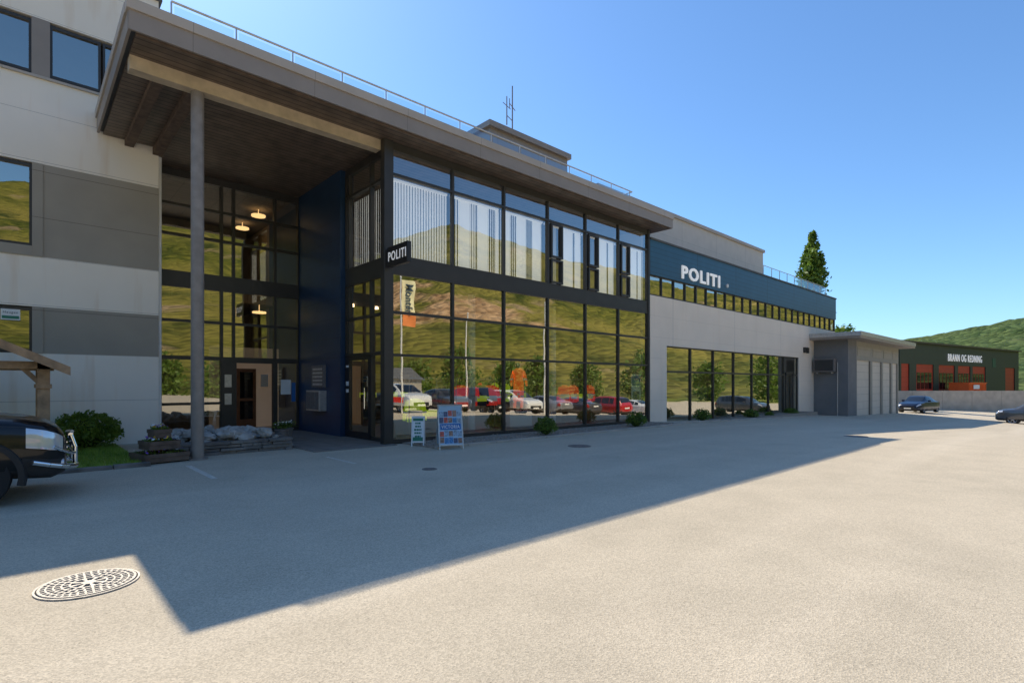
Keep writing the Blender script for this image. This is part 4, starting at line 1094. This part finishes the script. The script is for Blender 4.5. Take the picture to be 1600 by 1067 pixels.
def rack(x,y,w_,names,z0=.95,yaw=60):
    t=thing('clothes_rail','steel clothes rail inside the shop window','clothes rail',(x,y,.06),group='clothes rails in the shop')
    m=MB(); m.cyl((-w_/2,0,1.72),(w_/2,0,1.72),.018,.018,8)
    for s in (-1,1): m.cyl((s*w_/2,0,0),(s*w_/2,0,1.72),.018,.018,8); m.box(s*w_/2-.03,s*w_/2+.03,-.25,.25,0,.04)
    m.obj('rail_frame',GALV,t,local=True)
    n=len(names)
    for k,nm in enumerate(names): jack(nm,x-w_/2+.2+k*(w_-.4)/max(1,n-1),y,z0,rad(yaw)+R.uniform(-.3,.3),1.0)
rack(1.9,1.4,1.0,['yellow','navy'],.45,-20)
rack(4.3,1.8,1.7,['red','red','navy','red'],.85,-20)
rack(7.6,3.4,1.4,['yellow','navy','orange','navy'],.9)
rack(9.6,1.8,1.9,['red','red','navy','red'],.85,-20)
rack(3.0,5.8,2.2,['navy','navy','orange','navy','navy'],.95)
rack(8.5,6.2,2.2,['navy','red','navy','yellow','navy'],.95)
def skin(name,V,E,rads,mats,parent):
    me=bpy.data.meshes.new(name); me.from_pydata(V,E,[]); o=bpy.data.objects.new(name,me); COL.objects.link(o)
    o.modifiers.new('s','SKIN')
    for i,r_ in enumerate(rads): me.skin_vertices[0].data[i].radius=(r_,r_*.8)
    me.skin_vertices[0].data[0].use_root=True
    o.modifiers.new('ss','SUBSURF').levels=1
    dg=bpy.context.evaluated_depsgraph_get(); dg.update(); m2=bpy.data.meshes.new_from_object(o.evaluated_get(dg)); o.modifiers.clear(); o.data=m2
    m2.materials.clear()
    for k in mats: m2.materials.append(k)
    for p in m2.polygons:
        p.use_smooth=True; z=p.center.z
        p.material_index = 1 if (z>1.5) else (2 if (.30<z<.36 or .46<z<.52 or 1.08<z<1.14) else 0)
        if z<.09: p.material_index=3
    o.parent=parent; return o
def mannequin(x,y,z,mt):
    t=thing('shop_mannequin','shop mannequin in hi-vis orange workwear standing on a plinth','mannequin',(x,y,z),rot=-.5)
    V=[(0,0,.93),(0,0,1.15),(0,0,1.36),(0,0,1.5),(0,-.01,1.63),(0,0,1.72),(.19,0,1.38),(.27,0,1.12),(.28,-.08,.86),(-.19,0,1.38),(-.27,0,1.12),(-.28,-.08,.86),(.11,0,.86),(.12,-.02,.48),(.12,.02,.08),(.12,-.14,.03),(-.11,0,.86),(-.13,0,.48),(-.14,.03,.08),(-.15,-.12,.03)]
    E=[(0,1),(1,2),(2,3),(3,4),(4,5),(2,6),(6,7),(7,8),(2,9),(9,10),(10,11),(0,12),(12,13),(13,14),(14,15),(0,16),(16,17),(17,18),(18,19)]
    r=[.17,.17,.19,.06,.10,.06,.085,.065,.05,.085,.065,.05,.12,.09,.075,.05,.12,.09,.075,.05]
    skin('body',V,E,r,[mt,GREYP,REFL,BPAINT],t)
    MB().box(-.4,.4,-.35,.35,-.58,0).obj('plinth',WPAINT,t,local=True,bevel=.01)
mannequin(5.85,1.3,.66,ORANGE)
for k,x in enumerate((1.6,4.6,7.6,10.4)):
    t=thing('shop_shelf','tall shelf stacked with boxes at the shop back wall','shelf',(x,8.6,.06),group='shelves at the shop back wall')
    m=MB()
    for z in (.1,.6,1.1,1.6,2.1): m.box(-1.2,1.2,-.3,.3,z,z+.03)
    for s in (-1.23,1.2): m.box(s,s+.03,-.3,.3,0,2.3)
    m.obj('shelf_frame',GALV,t,local=True)
    m=MB()
    for z in (.13,.63,1.13,1.63):
        u=-1.15
        while u<1.0:
            w_=R.uniform(.15,.4); m.box(u,u+w_-.02,-.25,.2,z,z+R.uniform(.2,.4),m=R.randrange(5)); u+=w_
    m.obj('goods',[NAVY,INTW,PAPER,INTD,PBLUE],t,local=True)
for k in range(4):
    x=1.5+k*3
    t=thing('office_desk','white office desk on the upper floor','desk',(x,3,4.98),group='desks on the upper floor')
    m=MB(); m.box(-.8,.8,-.4,.4,.70,.74)
    for a in (-.75,.72):
        for b in (-.36,.33): m.box(a,a+.03,b,b+.03,0,.70)
    m.obj('desk_top',WPAINT,t,local=True)
    m=MB(); m.box(-.3,.3,.1,.13,.85,1.2); m.box(-.03,.03,.12,.15,.74,.86); m.obj('screen',BPAINT,t,local=True)

# ------------------------------------------------------------------ light and sky
D = Vector((-.072,-.918,-1)).normalized()
sun = bpy.data.lights.new('sun','SUN'); sun.energy = 5.0; sun.angle = rad(.4); sun.color = (1,.91,.75)
so = bpy.data.objects.new('sun', sun); COL.objects.link(so); so.rotation_euler = D.to_track_quat('-Z','Y').to_euler()
world = bpy.data.worlds.new('World'); scene.world = world; world.use_nodes = True
nt = world.node_tree; bg = nt.nodes['Background']
sk = nt.nodes.new('ShaderNodeTexSky'); sk.sky_type = 'NISHITA'; sk.sun_disc = False
sk.sun_elevation = math.atan2(1, math.hypot(.072,.918)); sk.sun_rotation = math.atan2(.072,.918)
sk.air_density = 1.0; sk.dust_density = .4; sk.ozone_density = 2.0
tm = nt.nodes.new('ShaderNodeMix'); tm.data_type='RGBA'; tm.blend_type='MULTIPLY'; tm.clamp_result=False; tm.inputs[0].default_value=1
tm.inputs[7].default_value=(.92,1.26,1.55,1)
nt.links.new(sk.outputs[0], tm.inputs[6]); nt.links.new(tm.outputs[2], bg.inputs['Color']); bg.inputs['Strength'].default_value = .13

scene.view_settings.view_transform = 'Standard'; scene.view_settings.look = 'None'; scene.view_settings.exposure = 0

cd = bpy.data.cameras.new('camera'); co = bpy.data.objects.new('camera', cd); COL.objects.link(co)
cd.sensor_width = 36; cd.lens = 836/1600*36; cd.shift_y = 66.5/1600; cd.clip_end = 5000; cd.clip_start = .05
co.location = (-7.256,-12.65,1.6); co.rotation_euler = (rad(90),0,-math.atan2(.6757,.7372))
scene.camera = co
